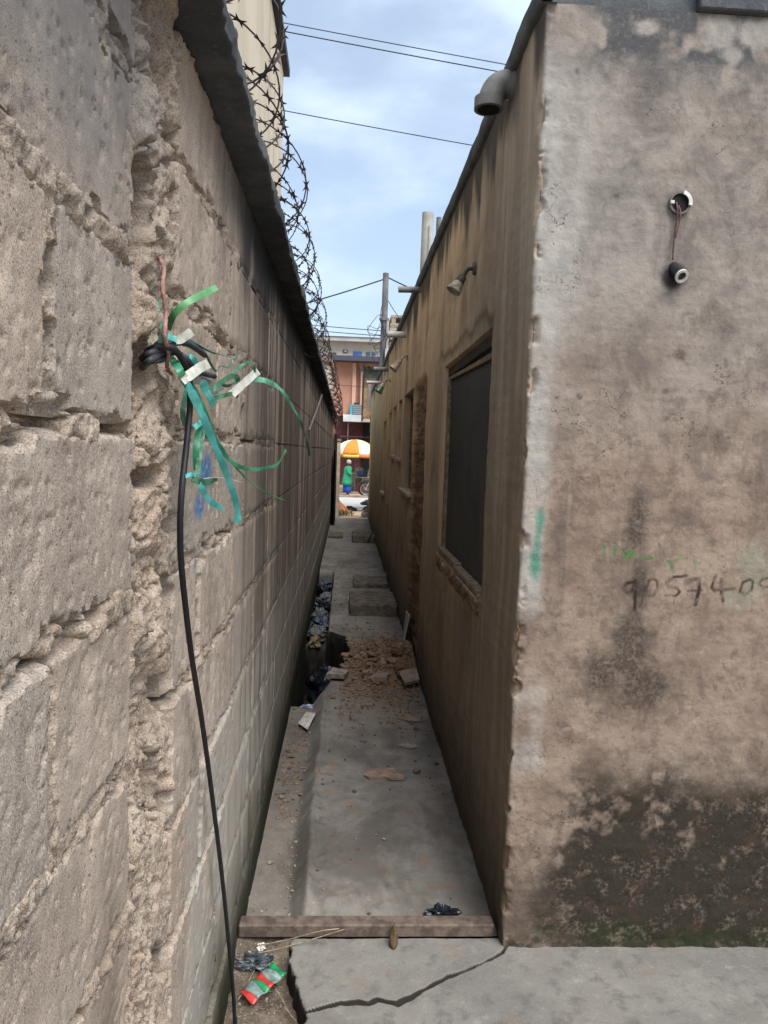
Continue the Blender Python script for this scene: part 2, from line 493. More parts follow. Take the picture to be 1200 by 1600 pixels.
def adaptive(a, b, fn):
    out = [a]
    while out[-1] < b: out.append(out[-1]+fn(out[-1]))
    out[-1] = b
    return np.array(out)
NEAR_J = {0: [.33, .775], 1: [.15, .605]}           # vertical joints of the near stretch, every other course
SPANS = []; FARS = []
for k in range(len(ZJ)-1):
    z0, z1 = ZJ[k]+.012, ZJ[k+1]-.012
    if z1 < -.15: continue
    alt = 0 if k in (10, 8, 12, 6, 4, 2) else 1
    e = [-.14+.1*alt]+NEAR_J[alt]+[1.067+.005]
    for a, b in zip(e[:-1], e[1:]): SPANS.append((a+.013, b-.013 if b < 1.06 else b, z0, z1))
    first = {11: 1.90, 10: 1.74, 9: 1.75, 8: 1.55, 7: 2.04, 6: 1.6, 5: 1.95}.get(k, 1.62 if alt else 1.86)
    yv = 1.315; nx = first
    while yv < 7.0:
        SPANS.append((yv+.011, nx-.011, z0, z1)); yv = nx; nx = nx+.455+.02*random.random()
    FARS.append((yv, z0, z1))
ys = np.concatenate([np.linspace(-.6, .52, 30)[:-1], adaptive(.52, 16.2, lambda y: .0027 if y < 1.36 else max(.0030, .0034*y*y*(1 if y < 5 else 1.6)))])
zs = np.concatenate([np.linspace(-.66, .2, 60)[:-1], np.linspace(.2, Z_TOP-.002, 470)])
Yg, Zg = np.meshgrid(ys, zs, indexing='ij')
Hm = mortar_h(Yg, Zg)
dep = np.full(Yg.shape, -1.0)                       # depth inside the nearest block outline
for (a, b, z0, z1) in SPANS:
    i0, i1 = np.searchsorted(ys, [a, b]); j0, j1 = np.searchsorted(zs, [z0, z1])
    if i1 <= i0 or j1 <= j0: continue
    yb_, zb_ = Yg[i0:i1, j0:j1], Zg[i0:i1, j0:j1]
    dep[i0:i1, j0:j1] = np.minimum(np.minimum(yb_-a, b-yb_), np.minimum(zb_-z0, z1-zb_))
sm = seam_mask(Yg, Zg)
inside = ss(.004, .02, dep+.018*(fbm(Yg*20, Zg*20, 71, 3)-.5))*(1-sm)
Hm = Hm*(1-inside)-(.03-.021*ss(1.9, 2.6, Yg))*inside
groove = ss(.009, .0, np.abs(dep+.003))*ss(.42, .52, fbm(Yg*7, Zg*7, 73, 3))*(1-sm)*(dep > -.5)
Hm = Hm-.026*groove
fb_ = ss(1.9, 3.2, Yg)
Hm = Hm*(1-fb_)+fb_*(face_h(Yg, Zg, .03)-.0022+.0035*(fbm(Yg*9, Zg*14, 75, 2)-.5)-.008*ss(.008, .02, dep))
plain = ss(6.9, 7.3, Yg)                            # past here the far blockwork sheet takes over
G = np.stack([XL+Hm*(1-.9*plain)-.003*plain, Yg, Zg], -1)
link('mortar', grid_mesh('mortar', G), M_MORTAR, wall_l)

def block_mesh(name, y0, y1, z0, z1, res, seed):
    ny = max(5, int((y1-y0)/res)); nz = max(4, int((z1-z0)/res))
    yy = np.linspace(y0-.006, y1+.006, ny); zz = np.linspace(z0-.006, z1+.006, nz)
    Y, Z = np.meshgrid(yy, zz, indexing='ij')
    d = np.minimum(np.minimum(Y-y0, y1-Y), np.minimum(Z-z0, z1-Z))
    k = 1 if res < .012 else .4
    d = d+k*.016*(fbm(Y*55+seed, Z*55, 81, 3, .6)-.5)-k*.016*ss(.60, .70, fbm(Y*14+seed*3.3, Z*14, 83, 3))
    tilt = (random.random()-.5)*(.006 if res < .008 else .0); off = (random.random()-.5)*(.006 if res < .008 else .003 if res < .02 else .0006)
    h = off+tilt*(Z-z0)/(z1-z0)+face_h(Y, Z, res)
    h = h-(.022 if res < .008 else .006 if res < .02 else .0006)*ss(.0035, -.0035, d)
    pit = ss(.70, .80, fbm(Y*75+seed, Z*75, 85, 2))*(res < .008); h = h-.0035*pit*k
    h = h-.0025*ss(.60, .76, fbm(Y*13+seed, Z*11, 87, 4, .6))*(res < .008)
    G = np.stack([XL+h, Y, Z], -1)
    # skirt back into the wall
    V = G.reshape(-1, 3); n, m = ny, nz
    ring = [i*m for i in range(n)]+[(n-1)*m+j for j in range(1, m)]+[i*m+m-1 for i in range(n-2, -1, -1)]+[j for j in range(m-2, 0, -1)]
    back = V[ring].copy(); back[:, 0] = XL-.06
    b0 = len(V); V = np.vstack([V, back]); R_ = len(ring)
    sk = np.array([[ring[i], b0+i, b0+(i+1) % R_, ring[(i+1) % R_]] for i in range(R_)])
    me = np_mesh(name, V, np.vstack([grid_q(n, m), sk]))
    me.set_sharp_from_angle(angle=.9)
    return me
far_V = []; far_Q = []; far_n = 0
for (a, b, z0, z1) in SPANS:
    if b < .40: continue
    res = .004 if a < 1.0 else (.0055 if a < 1.8 else (.011 if a < 3 else .03))
    link('block', block_mesh('block', a, b, z0, z1, res, random.random()*50), M_BLOCK, wall_l)
for (yv, z0, z1) in FARS:                          # blocks too far away to pick apart
    while yv < 16.2:
        V = [(XL-.0, yv+.01, z0), (XL, min(16.2, yv+.457), z0), (XL, min(16.2, yv+.455), z1), (XL, yv+.01, z1)]
        dx = (random.random()-.5)*.001
        for j, p in enumerate(V): far_V.append((p[0]+dx, p[1], p[2]))
        for p in V: far_V.append((XL-.05, p[1], p[2]))
        b0 = far_n*8; far_n += 1
        far_Q += [(b0, b0+1, b0+2, b0+3)]+[(b0+i, b0+4+i, b0+4+(i+1) % 4, b0+(i+1) % 4) for i in range(4)]
        yv += .465
o = link('far_blockwork', np_mesh('far_blockwork', np.array(far_V), np.array(far_Q), False), M_BLOCK, wall_l)
o['kind'] = 'stuff'
# coping slab, chipped edge, poured in one run
yy = np.concatenate([adaptive(.3, 16.2, lambda y: .010 if y < 2 else .004*y*y if y < 6 else .14)])
t_ = .042; ov = .076
prof = [(-.26, 0.004), (-.02, .004), (ov-.012, .0), (ov-.002, .0), (ov, .002), (ov, .008), (ov, t_*.5), (ov, t_-.006), (ov-.001, t_-.001), (ov-.008, t_), (0, t_+.004), (-.13, t_+.008), (-.27, t_)]
CG = np.zeros((len(yy), len(prof), 3))
for j, (dx, dz) in enumerate(prof):
    edge = 1 if 2 <= j <= 9 else .3; jj = (0, 0, 1, 1, 1, 1.2, 1.6, 2, 2, 2.1, 3, 3, 3)[j]
    CG[:, j, 0] = XL+dx+edge*(.020*(fbm(yy*7, yy*0+jj*.35, 91, 4)-.5)+.010*(fbm(yy*40, yy*0+jj*.8, 93, 2)-.5))
    CG[:, j, 1] = yy
    CG[:, j, 2] = Z_TOP+dz+edge*(.012*(fbm(yy*6, yy*0+jj*.3+9, 92, 3)-.5))+.01*(fbm(yy*.7, yy*0, 95, 2)-.5)
link('coping', grid_mesh('coping', CG, flip=True), M_COPING, wall_l)
MB().box((XL-.27, -.6, -.66), (XL-.16, 16.2, Z_TOP)).build('wall_core', M_BLOCK, wall_l)

# ================================================================== right house: plaster
house = empty('plastered_house', (XR, YC, 0))
tag(house, 'mould stained plastered house with a flat roof, at the right of the alley', 'building')
H_TOP = 2.90
WIN = [(2.775, 4.10, 1.0, 2.03, .045), (6.0, 6.95, 1.22, 2.08, .12), (7.25, 7.75, 1.5, 2.08, .12), (8.15, 8.7, 1.52, 2.07, .12), (9.0, 9.5, .9, 2.05, .06), (10.1, 10.85, .99, 1.99, .14)]
rc = .012
cols = []          # base x, base y, normal x, normal y, side (1 = alley)
ya = adaptive(YC+rc, 17.0, lambda y: .0019*y*y if y < 8 else .12)
extra = []
for w in WIN: extra += [w[0]-.004, w[0]+.004, w[1]-.004, w[1]+.004]
ya = np.unique(np.concatenate([ya, extra]))
for y in ya[::-1]: cols.append((XR, y, -1, 0, 1))
for a in np.linspace(0, math.pi/2, 7)[1:-1]:
    cols.append((XR+rc-rc*math.cos(a), YC+rc-rc*math.sin(a), -math.cos(a), -math.sin(a), 1-a/(math.pi/2)))
xf = np.concatenate([np.arange(XR+rc, 1.46, .0034), np.linspace(1.48, 4.0, 24)])
for x in xf: cols.append((x, YC, 0, -1, 0))
cols = np.array(cols)
zs = np.unique(np.concatenate([np.arange(-.12, H_TOP-.06, .0042), [H_TOP-.06], [w[2] for w in WIN], [w[2]+.004 for w in WIN], [w[3] for w in WIN], [w[3]-.004 for w in WIN]]))
zs = zs[np.concatenate([[True], np.diff(zs) > .0012])]
BX, Zg = np.meshgrid(cols[:, 0], zs, indexing='ij')
BY = np.repeat(cols[:, 1][:, None], len(zs), 1); NX = np.repeat(cols[:, 2][:, None], len(zs), 1); NY = np.repeat(cols[:, 3][:, None], len(zs), 1)
SD = np.repeat(cols[:, 4][:, None], len(zs), 1)
U = BX-BY                                            # runs along the wall and round the corner
hf = np.where(SD > .99, ss(3.2, 2.3, BY), 1.0); hm = np.where(SD > .99, ss(6.0, 3.0, BY), 1.0)
h = .010*(fbm(U*2.2, Zg*2.2, 101, 2)-.5)+.006*hm*(fbm(U*11, Zg*9, 103, 3)-.5)+.0022*hf*(fbm(U*55, Zg*48, 105, 3)-.5)
# trowel ridges
h += .0022*hm*(fbm(U*6+Zg*3, Zg*34, 107, 3)-.5)
# chipped arris
dc = np.abs(U-(XR-YC))
chip = ss(.035, .0, dc)*ss(.50, .68, fbm(U*9, Zg*13, 111, 4))
h -= .024*chip
p0 = Fr(800, 1075)
bigchip = ss(1, .4, ((BX-XR)/.03)**2+((Zg-p0[2])/.03)**2)*(SD < 1)
h -= .02*bigchip
base_wear = ss(.10, .0, Zg)
h -= .012*base_wear*fbm(U*20, Zg*20, 113, 3)
# alley side
al = SD > .99
strip_c = 5.5+.05*(fbm(Zg*3, Zg*0, 121, 3)-.5); strip_w = .42+.14*(fbm(Zg*6, Zg*0+3, 123, 3)-.5)
strip = al*ss(.04, -.04, np.abs(BY-strip_c)-strip_w)*ss(2.16, 2.06, Zg+.06*fbm(BY*6, Zg*6, 124, 2))
h -= strip*(.030+.035*(fbm(BY*3, Zg*11, 125, 3)-.5)+.012*(fbm(BY*8, Zg*34, 126, 3)-.5))
strip2 = al*ss(.05, -.05, np.abs(BY-9.25)-.2)*ss(1.4, 1.3, Zg)
h -= strip2*(.02+.04*fbm(BY*5, Zg*16, 127, 3))
for (a, b, c, d, dep) in WIN:
    ins = al & (BY > a) & (BY < b) & (Zg > c+.002) & (Zg < d-.002)
    h = np.where(ins, -dep, h)
# broken plaster above and below the big window opening
lip = al*ss(.06, .0, np.abs(Zg-.965))*ss(2.70, 2.80, BY)*ss(4.2, 4.1, BY)
h += lip*(.004+.028*(fbm(BY*9, Zg*24, 131, 3)-.45))
G = np.stack([BX+NX*h, BY+NY*h, Zg], -1)

# --- stains (they belong to the plaster; each has a place and shape of its own)
def F2(px, py):
    p = Fr(px, py); return p[0], p[2]
K = YC/FPX                                           # metres per photograph pixel on the front wall
def blob2(px, py, rx, ry, soft=.6, wob=.5, s=0):
    x, z = F2(px, py)
    q = np.sqrt(((BX-x)/(rx*K))**2+((Zg-z)/(ry*K))**2)+wob*1.5*(fbm(BX*15, Zg*13, 141, 5, .62)-.5)
    return ss(1, 1-soft, q)
fr = (SD < .95).astype(float)
xm = BX-XR
n1 = fbm(BX*9, Zg*9, 151, 5, .6); n2 = fbm(BX*34, Zg*34, 153, 4, .6)
bound = .36+.26*ss(.04, .26, xm)+.06*(n1-.5)*2
mould = ss(.11, -.16, Zg-bound+.16*(n1-.5)*2)*ss(.34, .58, n1*.55+n2*.45+.22*ss(.40, .05, Zg)+.10*ss(.1, .35, xm))
mould *= .45+.55*ss(.03, .26, xm+.3*(n1-.5))
edge_pale = ss(.16, .03, xm)*ss(.10, .34, Zg)
mould *= 1-.75*edge_pale
mould = np.maximum(mould, .85*ss(.09, .02, Zg+.05*(n1-.5))*ss(.4, .55, n2))
soot = np.zeros_like(BX)
soot = np.maximum(soot, .95*blob2(994, 800, 30, 85, .95, .4, 1)); soot = np.maximum(soot, .8*blob2(1000, 910, 24, 85, .95, .4, 2))
soot = np.maximum(soot, 1.0*blob2(985, 1010, 60, 95, .95, .5, 3)); soot = np.maximum(soot, 1.0*blob2(1005, 1070, 95, 75, .95, .5, 4))
soot = np.maximum(soot, .95*blob2(972, 1035, 60, 60, .9, .4, 5)); soot = np.maximum(soot, .9*blob2(945, 1055, 80, 75, .95, .5, 5)); soot = np.maximum(soot, .5*blob2(890, 1080, 30, 30, .9, .8, 6))
soot = np.clip(soot*1.25, 0, 1)*ss(.24, .46, n2*.6+n1*.4+.12)
for (px, py, r, k) in ((1062, 555, 12, .8), (1040, 612, 9, .8), (1040, 655, 10, .8), (1062, 630, 16, .5), (1115, 630, 26, .6), (1130, 510, 40, .5), (1170, 560, 40, .45), (1085, 510, 28, .5), (1070, 715, 10, .8), (1125, 690, 30, .5), (905, 620, 6, .9), (902, 112, 8, .8), (985, 245, 22, .5), (965, 300, 18, .35), (963, 307, 7, .8), (915, 372, 20, .5), (1090, 275, 8, .6), (1180, 190, 20, .4), (1150, 360, 50, .3), (1170, 750, 30, .35), (905, 820, 6, .8), (1105, 830, 26, .35), (904, 918, 5, .9), (870, 960, 14, .5), (1190, 300, 40, .35), (1140, 450, 40, .35), (900, 340, 12, .5)):
    soot = np.maximum(soot, k*blob2(px, py, r, r, .8, 1.2, px % 7)*ss(.32, .52, n2))
lamp = .95*blob2(1053, 432, 27, 26, .55, .25, 8)
top = ss(2.52, 2.76, Zg+.20*(n1-.5)*2)*ss(.02, .22, xm+.2*(n1-.5))*ss(.28, .44, fbm(BX*12, Zg*12, 161, 3))
top = np.maximum(top, .9*ss(2.80, 2.86, Zg)*ss(.12, .2, xm))
pale = ss(.10+.12*ss(1.75, 2.15, Zg)+.05*(fbm(Zg*4, xm*6, 165, 4)-.5), .05+.03*ss(1.75, 2.15, Zg), xm)*ss(1.02, 1.15, Zg)*ss(2.8, 2.6, Zg)
pale *= .55+.45*ss(.35, .6, fbm(BX*16, Zg*7, 167, 4))
pale = np.maximum(pale, .28*ss(.38, .12, np.abs(Zg-2.35))*ss(.45, .25, xm)*ss(.38, .6, fbm(BX*8, Zg*5, 169, 4)))
pale = np.maximum(pale, .6*ss(.12, .08, xm)*ss(.92, .82, Zg)*ss(.42, .5, Zg)*ss(.3, .55, fbm(BX*10, Zg*8, 172, 4)))
for (px, py, rx, ry) in ((1125, 52, 36, 32), (1180, 50, 40, 26), (1015, 45, 26, 14), (1140, 88, 22, 18)): pale = np.maximum(pale, .75*blob2(px, py, rx*1.2, ry*1.2, .6, .8, 9)); top *= 1-.8*blob2(px, py, rx*1.2, ry*1.2, .6, .8, 9)
grn = .95*blob2(843, 822, 10, 32, .8, .5, 11); grn = np.maximum(grn, .95*blob2(836, 880, 13, 36, .8, .5, 12)); grn = np.maximum(grn, .8*blob2(840, 850, 10, 55, .8, .5, 13))
wash = np.maximum(.55*blob2(1180, 880, 40, 60, .7, .9, 14), .45*blob2(1150, 940, 36, 20, .7, .9, 15))
def stroke(pts, w):
    P = [F2(*p) for p in pts]
    xs = [p[0] for p in P]; zz = [p[1] for p in P]
    out = np.zeros_like(BX)
    m = (SD < .5) & (BX > min(xs)-.03) & (BX < max(xs)+.03) & (Zg > min(zz)-.03) & (Zg < max(zz)+.03)
    out[m] = ss(w*K, w*K*.35, seg_dist(BX[m], Zg[m], P)+.0022*(n2[m]-.5)*2)
    return out
Q = lambda pts: [(900+x/4, 820+y/4) for x, y in pts]    # digit strokes
char = np.zeros_like(BX)
for pts, w, k in ((Q([(360, 355), (310, 365), (295, 400), (320, 425), (360, 400), (368, 350), (368, 440), (366, 530)]), 4.6, .85),
                  (Q([(455, 345), (435, 400), (440, 440), (475, 445), (505, 410), (505, 355), (480, 335), (450, 350)]), 3.2, .6),
                  (Q([(425, 385), (418, 440), (405, 500)]), 2.6, .4),
                  (Q([(690, 318), (610, 325), (560, 360), (575, 385), (630, 395), (645, 420), (625, 440), (560, 440)]), 3.6, .75),
                  (Q([(690, 355), (710, 345)]), 7, .8), (Q([(690, 350), (765, 335), (768, 400), (745, 500)]), 4.6, .85), (Q([(700, 410), (785, 408)]), 3, .6),
                  (Q([(870, 315), (845, 390), (860, 408), (985, 398)]), 3.8, .75), (Q([(905, 340), (903, 420), (915, 475)]), 3.8, .75),
                  (Q([(1085, 340), (1040, 360), (1022, 415), (1055, 435), (1095, 405), (1105, 355), (1080, 338)]), 3.2, .7),
                  (Q([(1200, 330), (1160, 345), (1142, 365), (1165, 390), (1210, 385), (1240, 350), (1245, 420), (1235, 480)]), 3.2, .65)):
    char = np.maximum(char, k*stroke(pts, w)*(.45+.55*ss(.3, .55, n2)))
scr = np.zeros_like(BX)
for pts, w in ((Q([(172, 125), (175, 185)]), 3), (Q([(245, 140), (235, 190)]), 3.4), (Q([(300, 160), (300, 200), (330, 165), (335, 200), (365, 165)]), 4), (Q([(395, 215), (425, 200), (445, 212), (480, 205)]), 3), (Q([(570, 225), (590, 240), (598, 280)]), 3.6), (Q([(630, 215), (650, 200), (675, 208)]), 4), (Q([(738, 225), (745, 250), (765, 240)]), 4)):
    scr = np.maximum(scr, .85*stroke(pts, w)*(.35+.65*ss(.32, .6, n2)))
att = dict(side=SD, mould=mould*fr, soot=np.maximum(soot, 0)*fr, lampsoot=lamp*fr, topstain=top*fr, pale=pale*fr, grn=grn*fr, wash=wash*fr, charcoal=char*fr, scribble=scr*fr, strip=np.maximum(strip, strip2), chip=np.maximum(chip, bigchip))

def mat_plaster():
    n = NT('stained_plaster', .93, .15)
    x, y, z = n.xyz()
    at = {k: n.attr(k) for k in att}
    big = n.noise(4.5, 5, .62); mid = n.noise(19, 6, .68); fin = n.noise(95, 4, .7); grit = n.noise(320, 2, .6)
    # front plaster
    c = n.mix(n.rng(big, .34, .66), srgb(144, 126, 113), srgb(168, 150, 135))
    c = n.mix(n.rng(mid, .46, .64, 0, .7), c, srgb(124, 107, 97))
    c = n.mix(n.rng(mid, .42, .30, 0, .6), c, srgb(186, 170, 154))
    pt = n.noise(7.5, 6, .7, n.mapv((1, 1, .8), (5, 2, 9)), .6)
    c = n.mix(n.mul(n.rng(pt, .54, .66, 0, .55), n.rng(z, .9, 1.3, .35, 1)), c, srgb(108, 96, 89))
    drip = n.noise(1, 5, .65, n.mapv((16, 16, 1.3), (0, 4, 2)), .5)
    c = n.mix(n.mul(n.rng(drip, .52, .70), n.rng(z, .9, 1.4, .2, .55)), c, srgb(104, 95, 90))
    c = n.mix(n.rng(n.noise(30, 5, .7, n.mapv((1, 1, 1), (1, 7, 3)), .8), .58, .68, 0, .5), c, srgb(98, 86, 80))
    up = n.rng(n.add(z, n.mul(big, .7)), 1.75, 2.45)
    c = n.mix(n.mul(up, .75), c, n.mix(n.rng(pt, .36, .66), srgb(166, 160, 154), srgb(126, 121, 117)))
    c = n.mix(n.mul(n.rng(fin, .56, .7), .35), c, srgb(112, 98, 90))
    c = n.mix(n.mul(at['pale'], .85), c, n.mix(n.rng(mid, .4, .65), srgb(188, 184, 178), srgb(168, 165, 162)))
    c = n.mix(n.mul(at['topstain'], n.rng(fin, .3, .5, .55, .95)), c, srgb(86, 88, 92))
    c = n.mix(n.mul(at['wash'], n.rng(fin, .35, .6)), c, srgb(146, 160, 142))
    mo = n.mul(at['mould'], n.rng(n.add(n.mul(fin, .45), n.mul(mid, .65)), .34, .56, .38, 1))
    mc = n.mix(n.rng(mid, .4, .62), srgb(38, 37, 32), srgb(58, 53, 46))
    mc = n.mix(n.mul(n.rng(z, .12, .02), n.rng(big, .4, .6)), mc, srgb(48, 58, 36))
    mc = n.mix(n.mul(n.rng(n.noise(11, 3, .6), .55, .68), .5), mc, srgb(84, 60, 50))
    c = n.mix(n.mul(mo, .95), c, mc)
    so = n.mul(at['soot'], n.rng(fin, .30, .58, .45, 1))
    c = n.mix(n.mul(so, .78), c, srgb(60, 54, 50))
    c = n.mix(n.mul(at['lampsoot'], .97), c, srgb(38, 37, 44))
    c = n.mix(n.mul(at['grn'], n.rng(grit, .28, .55, .3, .9)), c, srgb(46, 138, 116))
    c = n.mix(n.mul(at['scribble'], .95), c, srgb(70, 132, 70))
    c = n.mix(n.math('MULTIPLY', at['charcoal'], 1.25, None, True), c, srgb(62, 51, 46))
    ck = n.math('ABSOLUTE', n.math('SUBTRACT', n.noise(5.5, 5, .6, n.mapv((1, 1, 1), (9, 9, 2))), .5))
    ckm = n.mul(n.rng(ck, .0045, .0015), n.rng(n.noise(3, 3, .5, n.mapv((1, 1, 1), (2, 6, 1))), .52, .60))
    c = n.mix(n.mul(ckm, .75), c, srgb(74, 64, 58))
    c = n.mix(1.0, c, (.775, .765, .74, 1), 'MULTIPLY')
    # alley face: ochre distemper with long streaks
    s1 = n.noise(1, 5, .6, n.mapv((2.4, 2.4, .45)), .9); s2 = n.noise(1, 4, .6, n.mapv((7, 7, .6), (2, 3, 0)), .8)
    oc = n.mix(n.rng(big, .35, .65), srgb(200, 172, 142), srgb(214, 188, 158))
    oc = n.mix(n.rng(y, 7.5, 10.5, 0, .75), oc, srgb(190, 168, 124))
    grey = n.mix(n.rng(s2, .38, .62), srgb(150, 136, 121), srgb(176, 160, 142))
    near = n.rng(n.add(y, n.mul(n.math('SUBTRACT', s1, .5), 3.0)), 3.9, 2.9)
    oc = n.mix(near, oc, grey)
    oc = n.mix(n.rng(s1, .50, .66, 0, .5), oc, srgb(124, 112, 98))
    oc = n.mix(n.rng(s2, .54, .76, 0, .28), oc, srgb(108, 96, 84))
    oc = n.mix(n.rng(n.noise(2.2, 6, .65), .48, .68, 0, .65), oc, srgb(132, 114, 96))
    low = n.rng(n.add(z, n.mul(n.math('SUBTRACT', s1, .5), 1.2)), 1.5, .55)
    oc = n.mix(n.mul(low, .55), oc, srgb(104, 88, 74))  # lower wall darkened for moss and for shade painted into the colour
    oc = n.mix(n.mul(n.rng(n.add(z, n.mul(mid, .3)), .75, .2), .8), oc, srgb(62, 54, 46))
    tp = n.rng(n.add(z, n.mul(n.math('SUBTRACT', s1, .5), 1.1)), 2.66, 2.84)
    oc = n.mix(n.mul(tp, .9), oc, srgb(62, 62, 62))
    # black drip fringe over the big window
    fr_ = n.mul(n.mul(n.rng(n.add(z, n.mul(s1, -.25)), 1.98, 1.90, 1, 0), n.rng(n.add(z, n.mul(s1, -.2)), 2.02, 1.97)), n.mul(n.rng(y, 2.7, 2.8), n.rng(y, 4.6, 4.2)))
    oc = n.mix(n.mul(fr_, .85), oc, srgb(58, 54, 50))
    br = n.mix(n.rng(mid, .35, .65), srgb(112, 90, 70), srgb(140, 114, 92))
    oc = n.mix(at['strip'], oc, br)
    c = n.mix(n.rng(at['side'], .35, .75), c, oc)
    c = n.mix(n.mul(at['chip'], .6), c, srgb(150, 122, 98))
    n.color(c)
    n.bump(n.add(n.mul(mid, .7), n.mul(fin, .3)), .55, .006)
    n.bump(n.add(fin, n.mul(grit, .4)), .4, .0025)
    return n.m
M_PLASTER = mat_plaster()
link('wall', grid_mesh('wall', G, attrs=att), M_PLASTER, house)

# roof slab: weathered edge standing a little proud of the walls
ySl = np.concatenate([[17.0], ya[::-1][1::2], [YC-.01]])
prof = [(0.03, 0), (-.012, .0), (-.022, .012), (-.022, .06), (-.012, .085), (.03, .09), (.3, .10)]
SG = np.zeros((len(ySl), len(prof), 3))
for j, (dx, dz) in enumerate(prof):
    SG[:, j, 0] = XR+dx+.014*(fbm(ySl*5, ySl*0+j*.4, 181, 4)-.5)*(j in (1, 2, 3, 4))
    SG[:, j, 1] = ySl
    SG[:, j, 2] = H_TOP-.065+dz+.016*(fbm(ySl*2.2, ySl*0+j*.2, 183, 4)-.5)
slab = link('roof_edge', grid_mesh('roof_edge', SG), M_COPING, house)
MB().box((XR+.02, YC+.012, H_TOP-.058), (4.0, 17.0, H_TOP+.02)).build('roof_slab', M_COPING, house)
mb = MB()
mb.box((.972, YC-.02, 2.845), (4.0, YC+.011, 2.935), .004)
mb.build('parapet_band', M_COPING, house)

# ================================================================== ground, alley floor, yard slab, street
def mat_concrete(name, a, b, dark, dirt=(150, 118, 92), dk=.5, wet=False):
    n = NT(name, .9, .2)
    x, y, z = n.xyz()
    big = n.noise(3.1, 5, .62); mid = n.noise(14, 6, .66); fin = n.noise(110, 4, .7); grit = n.noise(330, 2, .6)
    c = n.mix(n.rng(big, .36, .64), srgb(*a), srgb(*b))
    c = n.mix(n.mul(n.rng(mid, .50, .66), dk), c, srgb(*dark))
    c = n.mix(n.mul(n.rng(mid, .42, .30), .5), c, srgb(*[min(255, v+22) for v in b]))
    c = n.mix(n.mul(n.rng(n.noise(7, 5, .7, n.mapv((1, 1, 1), (4, 8, 0))), .54, .70), .6), c, srgb(*dirt))
    c = n.mix(n.mul(n.rng(grit, .60, .72), .4), c, srgb(70, 64, 58))
    c = n.mix(n.mul(n.rng(grit, .38, .28), .35), c, srgb(206, 200, 190))
    n.color(c)
    n.bump(n.add(n.mul(mid, .5), fin), .4, .004); n.bump(grit, .3, .0015)
    return n, c
nA, cA = mat_concrete('alley_concrete', (120, 116, 110), (138, 133, 126), (98, 94, 89))
x_, y_, z_ = nA.xyz()
dp = nA.rng(nA.add(z_, nA.mul(nA.noise(20, 4, .6), .02)), -.012, -.05)
cA = nA.mix(nA.mul(dp, .35), cA, srgb(120, 110, 100))
dust = nA.mul(nA.blob((.28, 5.2, 0), (.42, 1.5, .4), .8, nA.warp(.5, 4)), .8)
cA = nA.mix(dust, cA, srgb(122, 104, 88))
cA = nA.mix(nA.attr('pit_shade'), cA, srgb(22, 20, 18))  # shade of the pit and ditch painted into the floor colour
cA = nA.mix(nA.mul(nA.rng(nA.noise(1, 5, .6, nA.mapv((3.2, 9, 1), (2, 0, 0))), .52, .68), nA.rng(y_, 5.5, 9, 0, .6)), cA, srgb(84, 77, 70))
st_ = nA.noise(1, 6, .68, nA.mapv((2.2, 1.3, 1), (7, 3, 0)), .5)
cA = nA.mix(nA.rng(st_, .46, .64, 0, .75), cA, srgb(92, 86, 80))
cA = nA.mix(nA.mul(nA.rng(x_, .36, .53), nA.rng(nA.noise(5, 5, .7), .35, .6, .2, .75)), cA, srgb(84, 78, 72))
nA.color(cA); M_ALLEY = nA.m
nS, cS = mat_concrete('yard_concrete', (114, 111, 106), (129, 126, 119), (97, 94, 90), (124, 114, 102), .7)
cS = nS.mix(nS.rng(nS.attr('crack'), .2, .8), cS, srgb(44, 39, 35)); nS.color(cS); M_YARD = nS.m  # dark crack colour, plus gap shade painted down the broken edge
nD = NT('dark_soil', .95, .1)
c = nD.mix(nD.rng(nD.noise(20, 6, .7), .38, .66), srgb(92, 82, 72), srgb(126, 114, 100))
c = nD.mix(nD.rng(nD.noise(170, 3, .7), .60, .70, 0, .8), c, srgb(190, 182, 170)); nD.color(c)
nD.bump(nD.noise(60, 5, .7), .8, .01); M_SOIL = nD.m
nE = NT('dirt_ground', .95, .1)
c = nE.mix(nE.rng(nE.noise(1.3, 6, .65), .36, .66), srgb(168, 146, 122), srgb(196, 176, 152)); c = nE.mix(nE.rng(nE.noise(14, 5, .7), .5, .7, 0, .5), c, srgb(150, 124, 98))
nE.color(c); nE.bump(nE.noise(12, 6, .7), .5, .02); M_DIRT = nE.m
nR, cR = mat_concrete('dusty_road', (178, 176, 170), (192, 190, 184), (160, 157, 150), (186, 170, 150), .4); M_ROAD = nR.m

def zg(y): return np.interp(y, [17.2, 32, 34, 60, 900], [0, -.45, -.45, -.45, -.45])
# one ground sheet to the horizon (lies under everything)
gx = np.array([-900, -80, -20, -6, -2, -.9, -.5, -.32, 0, .3, .54, 1.2, 2, 6, 20, 80, 900.]); gy = np.array([-900, -60, -10, -3, 0, 1, 2, 4, 4.4, 6.6, 10, 14, 16.6, 17.25, 18, 20, 22, 24, 28, 32, 34, 40, 60, 120, 900.])
X, Y = np.meshgrid(gx, gy, indexing='ij')
Zz = zg(Y)-.006
Zz = np.where((Y < 16.8), -.10, Zz); Zz = np.where((Y > 4.2) & (Y < 9.9) & (np.abs(X) < .52), -.80, Zz)
tag(link('ground', grid_mesh('ground', np.stack([X, Y, Zz], -1), flip=True), M_DIRT), 'bare dusty dirt ground around the alley and the street', 'ground', kind='structure')

